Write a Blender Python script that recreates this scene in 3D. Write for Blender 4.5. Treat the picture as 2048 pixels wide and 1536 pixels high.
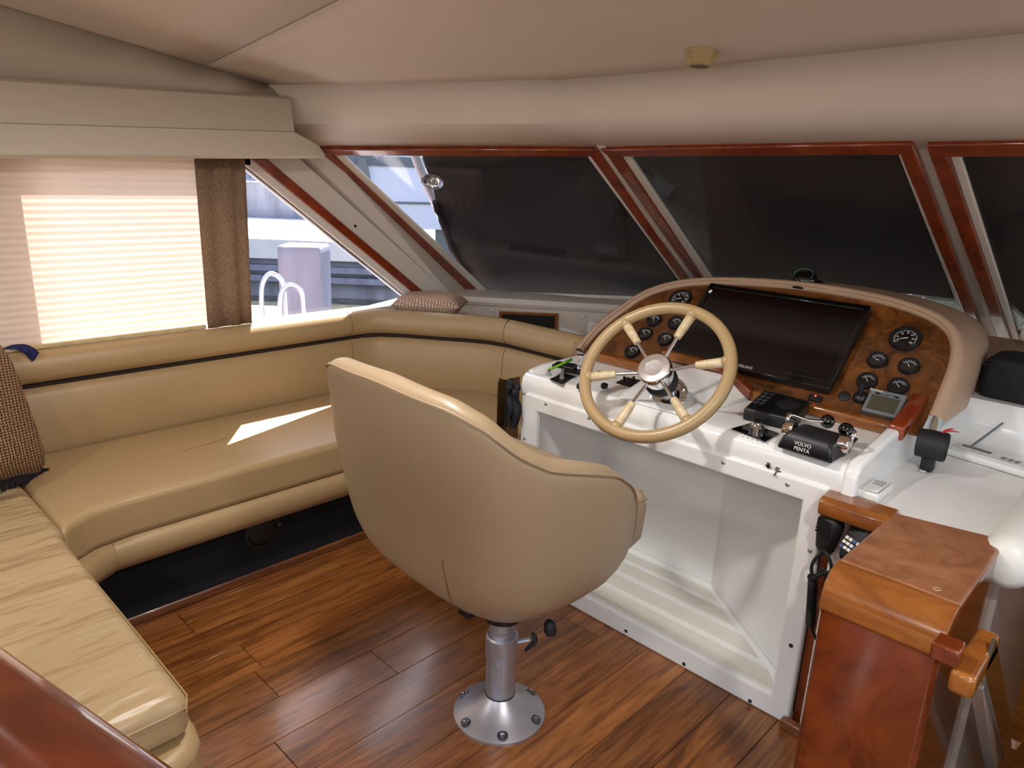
import bpy, bmesh, math, random
from mathutils import Vector as V, Matrix, noise
random.seed(7)
S = bpy.context.scene
for o in list(bpy.data.objects): bpy.data.objects.remove(o)

# ---------------------------------------------------------------- camera, world, light
# X = starboard, Y = forward (towards the bow), Z = up, metres; cabin floor at z = 0
EYE = V((0, 0, 1.35))
PITCH, ROLL, YAW, FPX = 16.152, -2.206, 43.907, 1460.7
_p, _r, _a = (math.radians(q) for q in (PITCH, ROLL, YAW))
_g = V((-math.sin(_a), math.cos(_a), 0)); _rt = V((math.cos(_a), math.sin(_a), 0)); _up = V((0, 0, 1))
FWD = _g*math.cos(_p) - _up*math.sin(_p); _dn = -(_up*math.cos(_p) + _g*math.sin(_p))
CX = _rt*math.cos(_r) + _dn*math.sin(_r); CY = -_rt*math.sin(_r) + _dn*math.cos(_r)
cam = bpy.data.cameras.new('camera'); co = bpy.data.objects.new('camera', cam)
S.collection.objects.link(co)
cam.sensor_width = 36; cam.lens = FPX/2048*36; cam.clip_start = .02
co.matrix_world = Matrix(((CX.x, -CY.x, -FWD.x, EYE.x), (CX.y, -CY.y, -FWD.y, EYE.y), (CX.z, -CY.z, -FWD.z, EYE.z), (0, 0, 0, 1)))
S.camera = co

W = bpy.data.worlds.new('sky'); S.world = W; W.use_nodes = True
nt = W.node_tree; bg = nt.nodes['Background']
sky = nt.nodes.new('ShaderNodeTexSky'); sky.sky_type = 'NISHITA'; sky.sun_disc = False
sky.sun_elevation = math.radians(58); sky.sun_rotation = math.radians(310); sky.air_density = 1.0; sky.dust_density = 2.5
nt.links.new(sky.outputs[0], bg.inputs[0]); bg.inputs[1].default_value = .5

def lamp(name, typ, loc, energy, col=(1, 1, 1), direction=None, **kw):
    l = bpy.data.lights.new(name, typ); l.energy = energy; l.color = col
    for k, q in kw.items(): setattr(l, k, q)
    o = bpy.data.objects.new(name, l); S.collection.objects.link(o); o.location = loc
    if direction: o.rotation_euler = V(direction).to_track_quat('-Z', 'Y').to_euler()
    return o
lamp('sun', 'SUN', (-6, 5, 8), 26.0, (1, .94, .88), (.4267, -.361, -.829), angle=.009)
# ceiling lights above and aft of the frame; the three aft are added fill
LAMPS = [(-1.25, .85, 1.755, 11), (.25, .75, 1.77, 12), (-.5, -.9, 1.80, 11), (.9, -.6, 1.80, 8), (-1.9, -.6, 1.75, 6)]
for i, (x, y, z, e) in enumerate(LAMPS):
    lamp('ceiling_and_fill_light', 'AREA', (x, y, z), e, (1, .955, .91), (0, 0, -1), shape='DISK', size=.12, spread=math.radians(170))
# unseen point lights added behind the camera to brighten ceiling and header
for x, y, z, e in ((1.0, -1.1, 1.2, 26), (-1.0, -1.8, 1.2, 12)):
    lamp('aft_fill_lamp', 'POINT', (x, y, z), e, (1, .95, .90), shadow_soft_size=.14)
S.view_settings.view_transform = 'Standard'; S.view_settings.look = 'None'
S.view_settings.exposure = 0.2; S.view_settings.gamma = 1; S.view_settings.use_curve_mapping = False

# ---------------------------------------------------------------- helpers
def at(px, py, ax, val):
    d = CX*((px-1024)/FPX) + CY*((py-768)/FPX) + FWD; i = 'XYZ'.index(ax)
    return EYE + d*((val-EYE[i])/d[i])
def onplane(px, py, n, p0):
    d = CX*((px-1024)/FPX) + CY*((py-768)/FPX) + FWD; n = V(n)
    return EYE + d*(n.dot(V(p0)-EYE)/n.dot(d))
WL = {}
def props(o, label=None, cat=None, group=None, kind=None):
    for k, q in (('label', label), ('category', cat), ('group', group), ('kind', kind)):
        if q: o[k] = q
    return o
def thing(name, label, cat, loc, group=None):
    o = bpy.data.objects.new(name, None); S.collection.objects.link(o); o.location = V(loc)
    o.empty_display_size = .05; WL[o] = V(loc); return props(o, label, cat, group)
def obj(name, geo, mat, parent=None, smooth=None, bevel=0, seg=2, sub=0, label=None, cat=None, group=None, kind=None, solid=0):
    vs, fs = geo; vs = [V(q) for q in vs]
    lo = V(min(q[i] for q in vs) for i in range(3)); hi = V(max(q[i] for q in vs) for i in range(3))
    c = (lo+hi)/2
    if parent is None: c.z = lo.z
    me = bpy.data.meshes.new(name); me.from_pydata([tuple(q-c) for q in vs], [], fs)
    bm = bmesh.new(); bm.from_mesh(me); bmesh.ops.recalc_face_normals(bm, faces=bm.faces); bm.to_mesh(me); bm.free()
    me.materials.append(mat)
    o = bpy.data.objects.new(name, me); S.collection.objects.link(o)
    WL[o] = c
    if parent is not None: o.parent = parent; o.location = c - WL[parent]
    else: o.location = c
    if bevel:
        m = o.modifiers.new('bevel', 'BEVEL'); m.width = bevel; m.segments = seg; m.limit_method = 'ANGLE'; m.angle_limit = math.radians(35)
        if smooth is None: smooth = 50
    if sub:
        m = o.modifiers.new('sub', 'SUBSURF'); m.levels = sub; m.render_levels = sub
        if smooth is None: smooth = 80
    if solid:
        m = o.modifiers.new('solid', 'SOLIDIFY'); m.thickness = solid; m.offset = 0
    if smooth:
        me.shade_smooth(); me.set_sharp_from_angle(angle=math.radians(smooth))
    return props(o, label, cat, group, kind)
def join(*gs):
    vs, fs = [], []
    for a, b in gs:
        n = len(vs); vs += list(a); fs += [tuple(i+n for i in f) for f in b]
    return vs, fs
def box(x0, x1, y0, y1, z0, z1):
    return ([(x, y, z) for z in (z0, z1) for y in (y0, y1) for x in (x0, x1)],
            [(0, 2, 3, 1), (4, 5, 7, 6), (0, 1, 5, 4), (2, 6, 7, 3), (0, 4, 6, 2), (1, 3, 7, 5)])
def obox(c, u, v, w, a, b, d):
    c, u, v, w = V(c), V(u).normalized(), V(v).normalized(), V(w).normalized()
    return ([c+u*(i*a)+v*(j*b)+w*(k*d) for k in (-1, 1) for j in (-1, 1) for i in (-1, 1)], box(0, 1, 0, 1, 0, 1)[1])
def prism(poly, off):
    n = len(poly); off = V(off); poly = [V(q) for q in poly]
    return poly + [q+off for q in poly], [tuple(range(n))[::-1], tuple(range(n, 2*n))] + [(i, (i+1) % n, n+(i+1) % n, n+i) for i in range(n)]
def frame(axis):
    w = V(axis).normalized(); t = V((0, 0, 1)) if abs(w.z) < .9 else V((1, 0, 0))
    u = t.cross(w).normalized(); return u, w.cross(u), w
def lathe(prof, origin, axis=(0, 0, 1), n=24, caps=True):
    u, v, w = frame(axis); o = V(origin); vs, fs = [], []
    for r, h in prof:
        for k in range(n):
            t = 2*math.pi*k/n; vs.append(o + u*(r*math.cos(t)) + v*(r*math.sin(t)) + w*h)
    m = len(prof)
    for j in range(m-1):
        for k in range(n): fs.append((j*n+k, j*n+(k+1) % n, (j+1)*n+(k+1) % n, (j+1)*n+k))
    if caps: fs += [tuple(range(n))[::-1], tuple(range((m-1)*n, m*n))]
    return vs, fs
def cyl(p0, p1, r0, r1=None, n=16):
    p0, p1 = V(p0), V(p1); return lathe([(r0, 0), (r0 if r1 is None else r1, (p1-p0).length)], p0, p1-p0, n)
def ball(c, r, n=16, sz=1, axis=(0, 0, 1)):
    return lathe([(max(1e-4, r*math.sin(math.pi*k/10)), -sz*r*math.cos(math.pi*k/10)) for k in range(11)], c, axis, n)
def tube(path, r, n=8, closed=False, flat=None):
    P = [V(q) for q in path]; m = len(P); vs, fs = [], []
    T = []
    for i in range(m):
        a = P[(i-1) % m] if closed or i else P[i]; b = P[(i+1) % m] if closed or i < m-1 else P[i]
        T.append((b-a).normalized())
    u = T[0].cross(V((0, 0, 1)));
    if u.length < .1: u = T[0].cross(V((1, 0, 0)))
    u.normalize()
    for i in range(m):
        u = (u - T[i]*u.dot(T[i])).normalized(); v = T[i].cross(u)
        rr = r[i] if isinstance(r, (list, tuple)) else r
        for k in range(n):
            t = 2*math.pi*k/n; vs.append(P[i] + u*(rr*math.cos(t)) + v*(rr*math.sin(t)*(flat or 1)))
    for i in range(m if closed else m-1):
        for k in range(n):
            a, b = i*n, ((i+1) % m)*n; fs.append((a+k, a+(k+1) % n, b+(k+1) % n, b+k))
    if not closed: fs += [tuple(range(n))[::-1], tuple(range((m-1)*n, m*n))]
    return vs, fs
def loft(rings, closed=True, cap=True):
    n = len(rings[0]); vs = [V(q) for r in rings for q in r]; fs = []
    for j in range(len(rings)-1):
        for k in range(n if closed else n-1):
            fs.append((j*n+k, j*n+(k+1) % n, (j+1)*n+(k+1) % n, (j+1)*n+k))
    if cap and closed: fs += [tuple(range(n))[::-1], tuple(range(len(vs)-n, len(vs)))]
    return vs, fs
def crom(pts, per=6, closed=False):
    P = [V(q) for q in pts]; n = len(P); out = []
    for i in range(n if closed else n-1):
        g = lambda k: P[k % n] if closed else P[max(0, min(n-1, k))]
        a, b, c, d = g(i-1), g(i), g(i+1), g(i+2)
        for s in range(per):
            t = s/per; out.append(.5*((2*b)+(c-a)*t+(2*a-5*b+4*c-d)*t*t+(3*b-a-3*c+d)*t**3))
    if not closed: out.append(P[-1])
    return out
def lerp(x, tab):
    if x <= tab[0][0]: return tab[0][1]
    for (a, b), (c, d) in zip(tab, tab[1:]):
        if x <= c: return b+(d-b)*(x-a)/(c-a)
    return tab[-1][1]
def sweep(path, prof, cap=True):
    """sweep an (outward, z) profile along a plan path; outward = left of travel"""
    rings = []
    for i, q in enumerate(path):
        a = path[max(0, i-1)]; b = path[min(len(path)-1, i+1)]
        t = V((b[0]-a[0], b[1]-a[1], 0)).normalized(); nrm = V((-t.y, t.x, 0))
        rings.append([V((q[0], q[1], 0)) + nrm*d + V((0, 0, z)) for d, z in prof])
    return loft(rings, True, cap)
def text(name, body, size, o, ux, uy, mat, parent, depth=.0004, align='CENTER'):
    cu = bpy.data.curves.new(name, 'FONT'); cu.body = body; cu.size = size; cu.align_x = align; cu.align_y = 'CENTER'; cu.extrude = depth
    t = bpy.data.objects.new('tmp', cu); S.collection.objects.link(t)
    me = bpy.data.meshes.new_from_object(t.evaluated_get(bpy.context.evaluated_depsgraph_get()))
    bpy.data.objects.remove(t)
    ux, uy = V(ux).normalized(), V(uy).normalized(); w = ux.cross(uy); o = V(o)
    g = ([o + ux*q.co.x + uy*q.co.y + w*q.co.z for q in me.vertices], [tuple(p.vertices) for p in me.polygons])
    return obj(name, g, mat, parent)

# ---------------------------------------------------------------- materials
def lin(c): return tuple(((x/255)/12.92 if x/255 <= .04045 else ((x/255+.055)/1.055)**2.4) for x in c) + (1,)
def mat(name, col, rough=.5, metal=0, spec=.5, coat=0, coat_r=.05, var=0, vscale=6, vcol=None, bump=0, bscale=200, stretch=(1, 1, 1), emit=None, estr=1, sheen=0, bdist=.002, detail=4, world=False):
    m = bpy.data.materials.new(name); m.use_nodes = True; n = m.node_tree.nodes; L = m.node_tree.links; b = n['Principled BSDF']
    c = lin(col); b.inputs['Base Color'].default_value = c; b.inputs['Roughness'].default_value = rough
    b.inputs['Metallic'].default_value = metal; b.inputs['Specular IOR Level'].default_value = spec
    b.inputs['Coat Weight'].default_value = coat; b.inputs['Coat Roughness'].default_value = coat_r
    if sheen: b.inputs['Sheen Weight'].default_value = sheen
    tc = n.new('ShaderNodeTexCoord'); mp = n.new('ShaderNodeMapping'); mp.inputs['Scale'].default_value = stretch
    if world:
        ge = n.new('ShaderNodeNewGeometry'); L.new(ge.outputs['Position'], mp.inputs[0])
    else: L.new(tc.outputs['Object'], mp.inputs[0])
    if var:
        nz = n.new('ShaderNodeTexNoise'); nz.inputs['Scale'].default_value = vscale; nz.inputs['Detail'].default_value = detail
        L.new(mp.outputs[0], nz.inputs['Vector'])
        rp = n.new('ShaderNodeValToRGB'); v2 = lin(vcol) if vcol else tuple(x*(1-var) for x in c[:3])+(1,)
        rp.color_ramp.elements[0].position = .35; rp.color_ramp.elements[1].position = .65
        rp.color_ramp.elements[0].color = v2; rp.color_ramp.elements[1].color = c
        L.new(nz.outputs['Fac'], rp.inputs[0]); L.new(rp.outputs[0], b.inputs['Base Color'])
    if bump:
        nb = n.new('ShaderNodeTexNoise'); nb.inputs['Scale'].default_value = bscale; nb.inputs['Detail'].default_value = 3
        L.new(mp.outputs[0], nb.inputs['Vector'])
        bp = n.new('ShaderNodeBump'); bp.inputs['Strength'].default_value = bump; bp.inputs['Distance'].default_value = bdist
        L.new(nb.outputs['Fac'], bp.inputs['Height']); L.new(bp.outputs[0], b.inputs['Normal'])
    if emit:
        b.inputs['Emission Color'].default_value = lin(emit); b.inputs['Emission Strength'].default_value = estr
    return m
def woodmat(name, dark, mid, light, stretch, rough=.25, coat=.6, scale=3.0, perobj=False, bump=.1, coat_r=.06):
    m = bpy.data.materials.new(name); m.use_nodes = True; n = m.node_tree.nodes; L = m.node_tree.links; b = n['Principled BSDF']
    b.inputs['Roughness'].default_value = rough; b.inputs['Coat Weight'].default_value = coat; b.inputs['Coat Roughness'].default_value = coat_r
    tc = n.new('ShaderNodeTexCoord'); mp = n.new('ShaderNodeMapping'); mp.inputs['Scale'].default_value = stretch
    L.new(tc.outputs['Object'], mp.inputs[0]); src = mp.outputs[0]
    if perobj:
        oi = n.new('ShaderNodeObjectInfo'); ml = n.new('ShaderNodeMath'); ml.operation = 'MULTIPLY'; ml.inputs[1].default_value = 37.0
        cb = n.new('ShaderNodeCombineXYZ'); ad = n.new('ShaderNodeVectorMath'); ad.operation = 'ADD'
        L.new(oi.outputs['Random'], ml.inputs[0]); L.new(ml.outputs[0], cb.inputs[0]); L.new(ml.outputs[0], cb.inputs[1]); L.new(cb.outputs[0], ad.inputs[1]); L.new(src, ad.inputs[0]); src = ad.outputs[0]
    nz = n.new('ShaderNodeTexNoise'); nz.inputs['Scale'].default_value = scale; nz.inputs['Detail'].default_value = 6; nz.inputs['Distortion'].default_value = 1.2; nz.inputs['Roughness'].default_value = .62
    L.new(src, nz.inputs['Vector'])
    rp = n.new('ShaderNodeValToRGB'); e = rp.color_ramp.elements
    e[0].position = .33; e[0].color = lin(dark); e[1].position = .7; e[1].color = lin(light); q = e.new(.5); q.color = lin(mid)
    L.new(nz.outputs['Fac'], rp.inputs[0]); out = rp.outputs[0]
    if perobj:
        hs = n.new('ShaderNodeHueSaturation'); mr = n.new('ShaderNodeMapRange'); mr.inputs['To Min'].default_value = .72; mr.inputs['To Max'].default_value = 1.2
        L.new(oi.outputs['Random'], mr.inputs[0]); L.new(mr.outputs[0], hs.inputs['Value']); L.new(out, hs.inputs['Color']); out = hs.outputs[0]
    L.new(out, b.inputs['Base Color'])
    bp = n.new('ShaderNodeBump'); bp.inputs['Strength'].default_value = bump; bp.inputs['Distance'].default_value = .001
    L.new(nz.outputs['Fac'], bp.inputs['Height']); L.new(bp.outputs[0], b.inputs['Normal'])
    return m
def glassmat(name, tint=(1, 1, 1), ior=1.45):
    m = bpy.data.materials.new(name); m.use_nodes = True; n = m.node_tree.nodes; L = m.node_tree.links
    n.remove(n['Principled BSDF']); out = n['Material Output']
    t = n.new('ShaderNodeBsdfTransparent'); t.inputs[0].default_value = tint + (1,)
    g = n.new('ShaderNodeBsdfGlossy'); g.inputs['Roughness'].default_value = .02
    f = n.new('ShaderNodeLayerWeight'); f.inputs[0].default_value = .5        # facing term, the same from both sides
    pw = n.new('ShaderNodeMath'); pw.operation = 'POWER'; pw.inputs[1].default_value = 5; L.new(f.outputs['Facing'], pw.inputs[0])
    ma = n.new('ShaderNodeMath'); ma.operation = 'MULTIPLY_ADD'; r0 = ((ior-1)/(ior+1))**2; ma.inputs[1].default_value = 1-r0; ma.inputs[2].default_value = r0; L.new(pw.outputs[0], ma.inputs[0])
    mx = n.new('ShaderNodeMixShader'); L.new(ma.outputs[0], mx.inputs[0]); L.new(t.outputs[0], mx.inputs[1]); L.new(g.outputs[0], mx.inputs[2]); L.new(mx.outputs[0], out.inputs[0])
    return m
def clothmat(name, col, trans=.5, weave=0, tcol=None):
    m = bpy.data.materials.new(name); m.use_nodes = True; n = m.node_tree.nodes; L = m.node_tree.links
    n.remove(n['Principled BSDF']); out = n['Material Output']
    d = n.new('ShaderNodeBsdfDiffuse'); d.inputs[0].default_value = lin(col); t = n.new('ShaderNodeBsdfTranslucent'); t.inputs[0].default_value = lin(tcol or col)
    mx = n.new('ShaderNodeMixShader'); mx.inputs[0].default_value = trans
    if weave:
        tc = n.new('ShaderNodeTexCoord'); a = n.new('ShaderNodeTexNoise'); a.inputs['Scale'].default_value = 1; a.inputs['Detail'].default_value = 2
        mp = n.new('ShaderNodeMapping'); mp.inputs['Scale'].default_value = (weave, weave, weave*.4); L.new(tc.outputs['Object'], mp.inputs[0]); L.new(mp.outputs[0], a.inputs['Vector'])
        r = n.new('ShaderNodeValToRGB'); r.color_ramp.elements[0].position = .38; r.color_ramp.elements[1].position = .62
        r.color_ramp.elements[0].color = tuple(x*.55 for x in lin(col)[:3])+(1,); r.color_ramp.elements[1].color = lin(col)
        L.new(a.outputs['Fac'], r.inputs[0]); L.new(r.outputs[0], d.inputs[0])
    L.new(d.outputs[0], mx.inputs[1]); L.new(t.outputs[0], mx.inputs[2]); L.new(mx.outputs[0], out.inputs[0])
    return m

LEATHER = mat('tan_leather', (168, 140, 100), .42, spec=.5, var=.06, vscale=3, bump=.25, bscale=420, bdist=.0015)
LEATHER2 = mat('tan_leather_chair', (158, 136, 108), .40, spec=.5, var=.05, vscale=2.5, bump=.2, bscale=420, bdist=.0015)
SEATLEA = mat('tan_leather_wrinkled', (172, 146, 108), .38, var=.06, vscale=3, bump=1, bscale=4.5, bdist=.035, stretch=(2.8, .7, 1), world=True)
STITCH = mat('dark_stitch', (120, 92, 60), .7)
DARKGAP = mat('gap_shade_joint_brown', (40, 26, 18), .9)
CEIL = mat('cream_vinyl_headliner', (224, 211, 200), .62, var=.04, vscale=2, bump=.08, bscale=500, bdist=.001)
VINYLG = mat('warm_grey_vinyl', (196, 184, 168), .55, bump=.08, bscale=500, bdist=.001)
PILLAR = mat('pale_grey_vinyl', (205, 194, 184), .5, bump=.08, bscale=500, bdist=.001)
GASKET = mat('pale_gasket', (214, 205, 198), .5)
GEL = mat('white_gelcoat', (238, 238, 236), .22, coat=.4, var=.03, vscale=4)
GELMAT = mat('cream_nonskid', (216, 214, 204), .6, bump=.3, bscale=900, bdist=.001)
CHERRY = woodmat('varnished_cherry', (80, 30, 8), (108, 45, 13), (126, 59, 20), (3, 3, 3), rough=.22, coat=.8, scale=2.2)
CHERRY2 = woodmat('varnished_cherry_strip', (106, 56, 17), (138, 80, 29), (158, 100, 42), (2.0, 6, 6), rough=.25, coat=.8, scale=2.0)
CHERRYTOP = woodmat('varnished_cherry_worn', (126, 78, 50), (148, 97, 66), (166, 114, 82), (4, 4, 4), rough=.42, coat=.35, scale=2.8, coat_r=.25)
TRIMW = woodmat('red_varnished_trim', (98, 34, 11), (126, 48, 17), (140, 60, 24), (3, 3, 3), rough=.22, coat=.8, scale=2.2)
BURL = woodmat('burl_veneer', (56, 28, 8), (92, 51, 17), (124, 74, 28), (5, 5, 5), rough=.3, coat=.7, scale=3.6)
FLOORM = woodmat('walnut_laminate', (98, 56, 26), (142, 86, 42), (172, 112, 60), (16, 1.3, 16), rough=.28, coat=.35, scale=2.6, perobj=True, bump=.15, coat_r=.12)
SKIRT = woodmat('walnut_skirting', (80, 44, 24), (112, 66, 38), (140, 88, 52), (16, 1.3, 16), rough=.35, coat=.3, scale=2.4)
BLACK = mat('black_plastic', (18, 18, 20), .42)
BLACKG = mat('black_gloss', (10, 10, 11), .12, coat=.5)
SCREEN = mat('dark_screen', (6, 6, 8), .1, coat=.3)
RUBBER = mat('black_rubber', (22, 22, 24), .6)
NAVY = mat('navy_black_carpet', (17, 20, 28), .95, var=.3, vscale=90, bump=.5, bscale=600)
CHROME = mat('chrome', (225, 225, 228), .08, 1)
STEEL = mat('satin_aluminium', (186, 188, 198), .38, .8)
IVORY = mat('ivory_grip', (214, 199, 168), .4, var=.15, vscale=60, vcol=(196, 172, 128))
WRIM = mat('tan_wheel_leather', (172, 145, 104), .32, bump=.15, bscale=500, bdist=.001)
WHITEP = mat('white_plastic', (228, 228, 226), .4)
GREYP = mat('grey_plastic', (108, 112, 114), .4)
LCD = mat('olive_lcd', (70, 70, 56), .15, coat=.4)
MARK = mat('dial_white', (225, 225, 220), .6)
RED = mat('red_wire', (180, 20, 40), .4)
GREEN = mat('green_pen', (112, 170, 40), .3)
BEIGEP = mat('aged_cream_plastic', (205, 182, 136), .45, var=.25, vscale=30)
PAPER = mat('white_paper', (226, 226, 232), .8)
BLUEC = clothmat('blue_cloth', (60, 62, 110), .2, 120)
GLASS = glassmat('window_glass', (.96, .97, 1.0), 1.45)
SMOKE = glassmat('smoked_acrylic', (.45, .36, .28), 1.5)
CLEARAC = glassmat('clear_acrylic', (.9, .9, .92), 1.5)
BLIND = clothmat('cream_pleated_cloth', (226, 206, 190), .19, 0, (255, 226, 204))
BURLAP = clothmat('brown_burlap', (160, 134, 112), .25, 260)
COVER = mat('black_mesh_cover', (58, 53, 53), .95, var=.3, vscale=300, bump=.4, bscale=900)
FUR = mat('dark_brown_fleece', (58, 46, 44), 1, bump=1, bscale=260, bdist=.01, var=.4, vscale=120)
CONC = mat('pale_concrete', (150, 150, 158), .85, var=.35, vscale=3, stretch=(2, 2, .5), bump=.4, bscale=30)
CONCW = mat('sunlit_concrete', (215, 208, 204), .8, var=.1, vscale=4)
PILE = mat('grey_piling', (132, 132, 146), .8, var=.25, vscale=8, stretch=(1, 1, .2), bump=.3, bscale=60)
DOCKW = woodmat('weathered_dock', (150, 124, 112), (190, 164, 150), (214, 192, 180), (3, 20, 20), rough=.8, coat=0, scale=2)
WATER = mat('harbour_water', (58, 62, 52), .08, spec=.6, bump=.6, bscale=6, bdist=.05)
HULL = mat('white_hull', (232, 228, 236), .35)
STAIR = mat('taupe_panel', (158, 148, 140), .28, coat=.4)
BROWNW = woodmat('honey_wood', (110, 60, 14), (140, 82, 24), (158, 98, 34), (1, 1, 6), rough=.35, coat=.4)

# ---------------------------------------------------------------- structure: floor
fl = obj('floor', box(-2.62, 1.6, -3.2, 1.72, -.06, -.012), DARKGAP, kind='structure', label='walnut coloured laminate floor')
PW = .1365
i = 0
x = -2.221
while x < .25:
    y = -.35 - random.random()*.9
    lens = []
    if i in (4, 5, 6):  y = {4: .76-1.2, 5: 1.045-1.2, 6: .672-1.2}[i]
    while y < 1.72:
        l = 1.2
        obj('plank', box(x+.0008, x+PW-.0008, max(y, -.4)+.0008, min(y+l, 1.72)-.0008, -.012, 0), FLOORM, fl, bevel=.0007, seg=1)
        y += l
    x += PW; i += 1
# ---------------------------------------------------------------- structure: shell
XW = -2.6
wp = thing('wall_port', None, None, (XW-.03, 1, 0)); wp['kind'] = 'structure'
obj('wall_panel', box(XW-.06, XW, -3.2, 2.5, -.06, .765), PILLAR, wp)
obj('wall_panel', box(XW-.06, XW, -3.2, 1.6, 1.40, 1.86), VINYLG, wp)
obj('wall_panel', box(XW-.06, XW, -3.2, -.6, .765, 1.40), VINYLG, wp)
gT, gB = at(492, 332, 'X', XW), at(832, 608, 'X', XW)              # sloping edge of the side glass
tT0, tT1, tB0, tB1 = at(500, 318, 'X', XW), at(532, 318, 'X', XW), at(850, 607, 'X', XW), at(873, 607, 'X', XW)
def ext(a, b, z): return a + (b-a)*((z-a.z)/(b.z-a.z))
def P3(a, b, z): q = ext(a, b, z); return V((XW, q.y, z))
sB = at(912, 600, 'X', XW); sT = at(600, 318, 'X', XW)
obj('pillar_panel', prism([P3(gT, gB, 1.42), P3(gT, gB, .74), P3(sT, sB, .74), P3(sT, sB, 1.42)], (-.06, 0, 0)), PILLAR, wp)
# side window
w4 = thing('window_4', 'clear port side window with a slanted forward edge', None, (XW, .8, .76)); w4['kind'] = 'structure'
Z0, Z1 = .755, 1.345
obj('glass', prism([(XW-.03, -.6, Z0), (XW-.03, P3(gT, gB, Z0).y+.02, Z0), (XW-.03, P3(gT, gB, Z1).y+.02, Z1), (XW-.03, -.6, Z1)], (-.004, 0, 0)), GLASS, w4)
def strip(a0, a1, b0, b1, n, h0, h1, name, m, par, bevel=.004):
    n = V(n).normalized(); obj(name, prism([a0+n*h0, b0+n*h0, b1+n*h0, a1+n*h0], n*(h1-h0)), m, par, bevel=bevel, seg=2)
strip(tT0, tB0, tT1, tB1, (1, 0, 0), -.005, .014, 'wood_trim', TRIMW, w4)
e0, e1 = ext(gT, gB, Z1+.03), ext(gT, gB, .74)
strip(e0, e1, e0+V((0, .055, 0)), e1+V((0, .055, 0)), (1, 0, 0), -.02, .004, 'frame_strip', GASKET, w4)
strip(e0+V((0, -.006, 0)), e1+V((0, -.006, 0)), e0, e1, (1, 0, 0), -.034, -.01, 'seal', BLACK, w4, .001)
strip(V((XW, -.6, 1.336)), V((XW, gT.y+.02, 1.336)), V((XW, -.6, 1.42)), V((XW, gT.y+.02, 1.42)), (1, 0, 0), -.03, .004, 'frame_strip', GASKET, w4)
obj('mullion', box(XW-.07, XW-.035, .33, .62, .75, 1.40), GASKET, w4)
obj('screw', cyl(at(710, 452, 'X', XW), at(710, 452, 'X', XW)+V((.004, 0, 0)), .006, n=10), BLACK, wp)

# ceiling
Yf = lambda x: lerp(x, [(-2.62, 1.355), (-1.69, 2.0), (-1.4, 2.02), (1.7, 2.0)])
zf = lambda x: lerp(x, [(-2.62, 1.62), (-1.69, 1.66), (-.43, 1.686), (.4, 1.69), (1.7, 1.66)])
def zc(x, y):
    d = max(0, Yf(x)-y); return zf(x) + .125*min(d, 1.1) + .02*max(0, d-1.1)
ce = thing('ceiling', 'cream vinyl headliner with fine seams', None, (-.5, 0, 1.8)); ce['kind'] = 'structure'
xs = [-2.62+.12*k for k in range(36)]
def cgrid(y0, y1, n):
    rows = []
    for j in range(n+1):
        r = []
        for x in xs:
            a = y0 if y0 is not None else Yf(x); b = y1
            y = a+(b-a)*j/n; r.append((x, min(y, Yf(x)), zc(x, min(y, Yf(x)))))
        rows.append(r)
    return loft(rows, False)
SEAM = 1.14
obj('headliner_panel', cgrid(None, SEAM+.0015, 8), CEIL, ce, smooth=60, solid=.012)
obj('headliner_panel', cgrid(SEAM-.0015, -.2, 8), CEIL, ce, smooth=60, solid=.012)
obj('headliner_panel', cgrid(-.203, -3.2, 8), CEIL, ce, smooth=60, solid=.012)
obj('roof_deck_sun_block', prism([(-2.75, -3.2, 1.9), (1.75, -3.2, 1.9), (1.75, 2.5, 1.9), (-2.3, 2.85, 1.9), (-3.1, 2.75, 1.9), (-2.93, 1.95, 1.9), (-2.75, 1.7, 1.9)], (0, 0, .05)), HULL, ce)  # roof; its unseen port overhang is shaped to block sun at the windshield

SEAMD = mat('seam_shadow', (120, 102, 84), .8)
obj('seam_bead', tube([(x, Yf(x)-.003, zf(x)-.004) for x in [-2.58+.1*k for k in range(41)]], .0016, 5), SEAMD, ce)
obj('seam_bead', tube([(x, SEAM, zc(x, SEAM)-.0055) for x in [-2.5+.1*k for k in range(40)]], .0011, 5), SEAMD, ce)
# header over the windshield
PL1 = (V((-2.6, 1.586, 1.418)), V((-1.72, 2.2, 1.448)), V((-1.7, 3.1, .86)))
N1 = (PL1[1]-PL1[0]).cross(PL1[2]-PL1[1]).normalized()
if N1.dot(EYE-PL1[0]) < 0: N1 = -N1
N2 = V((1, 0, .016)).cross(V((0, .8, -.51))).normalized(); Q2 = V((-1.7, 2.2, 1.448))
if N2.dot(EYE-Q2) < 0: N2 = -N2
rows = [[], [], [], []]
for x in [-2.66, -2.6, -2.4, -2.2, -2.0, -1.85, -1.72, -1.6, -1.4, -1.0, -.65, -.2, .3, .8, 1.6]:
    yh = lerp(x, [(-2.62, 1.575), (-1.735, 2.19), (1.7, 2.19)]); zh = lerp(x, [(-2.62, 1.414), (-1.73, 1.445), (1.7, 1.488)])
    yc = lerp(x, [(-2.62, 1.40), (-1.70, 2.05), (-1.5, 2.065), (1.7, 2.06)]); zcr = lerp(x, [(-2.62, 1.50), (-1.7, 1.53), (1.7, 1.555)])
    rows[0].append((x, Yf(x)-.004, zf(x)+.006)); rows[1].append((x, yc-.004, zcr+.012)); rows[2].append((x, yc+.012, zcr-.008)); rows[3].append((x, yh+.02, zh-.004))
obj('wall_header', loft(rows, False), CEIL, smooth=26, solid=.01, kind='structure', label='cream vinyl header band above the windshield')

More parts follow.
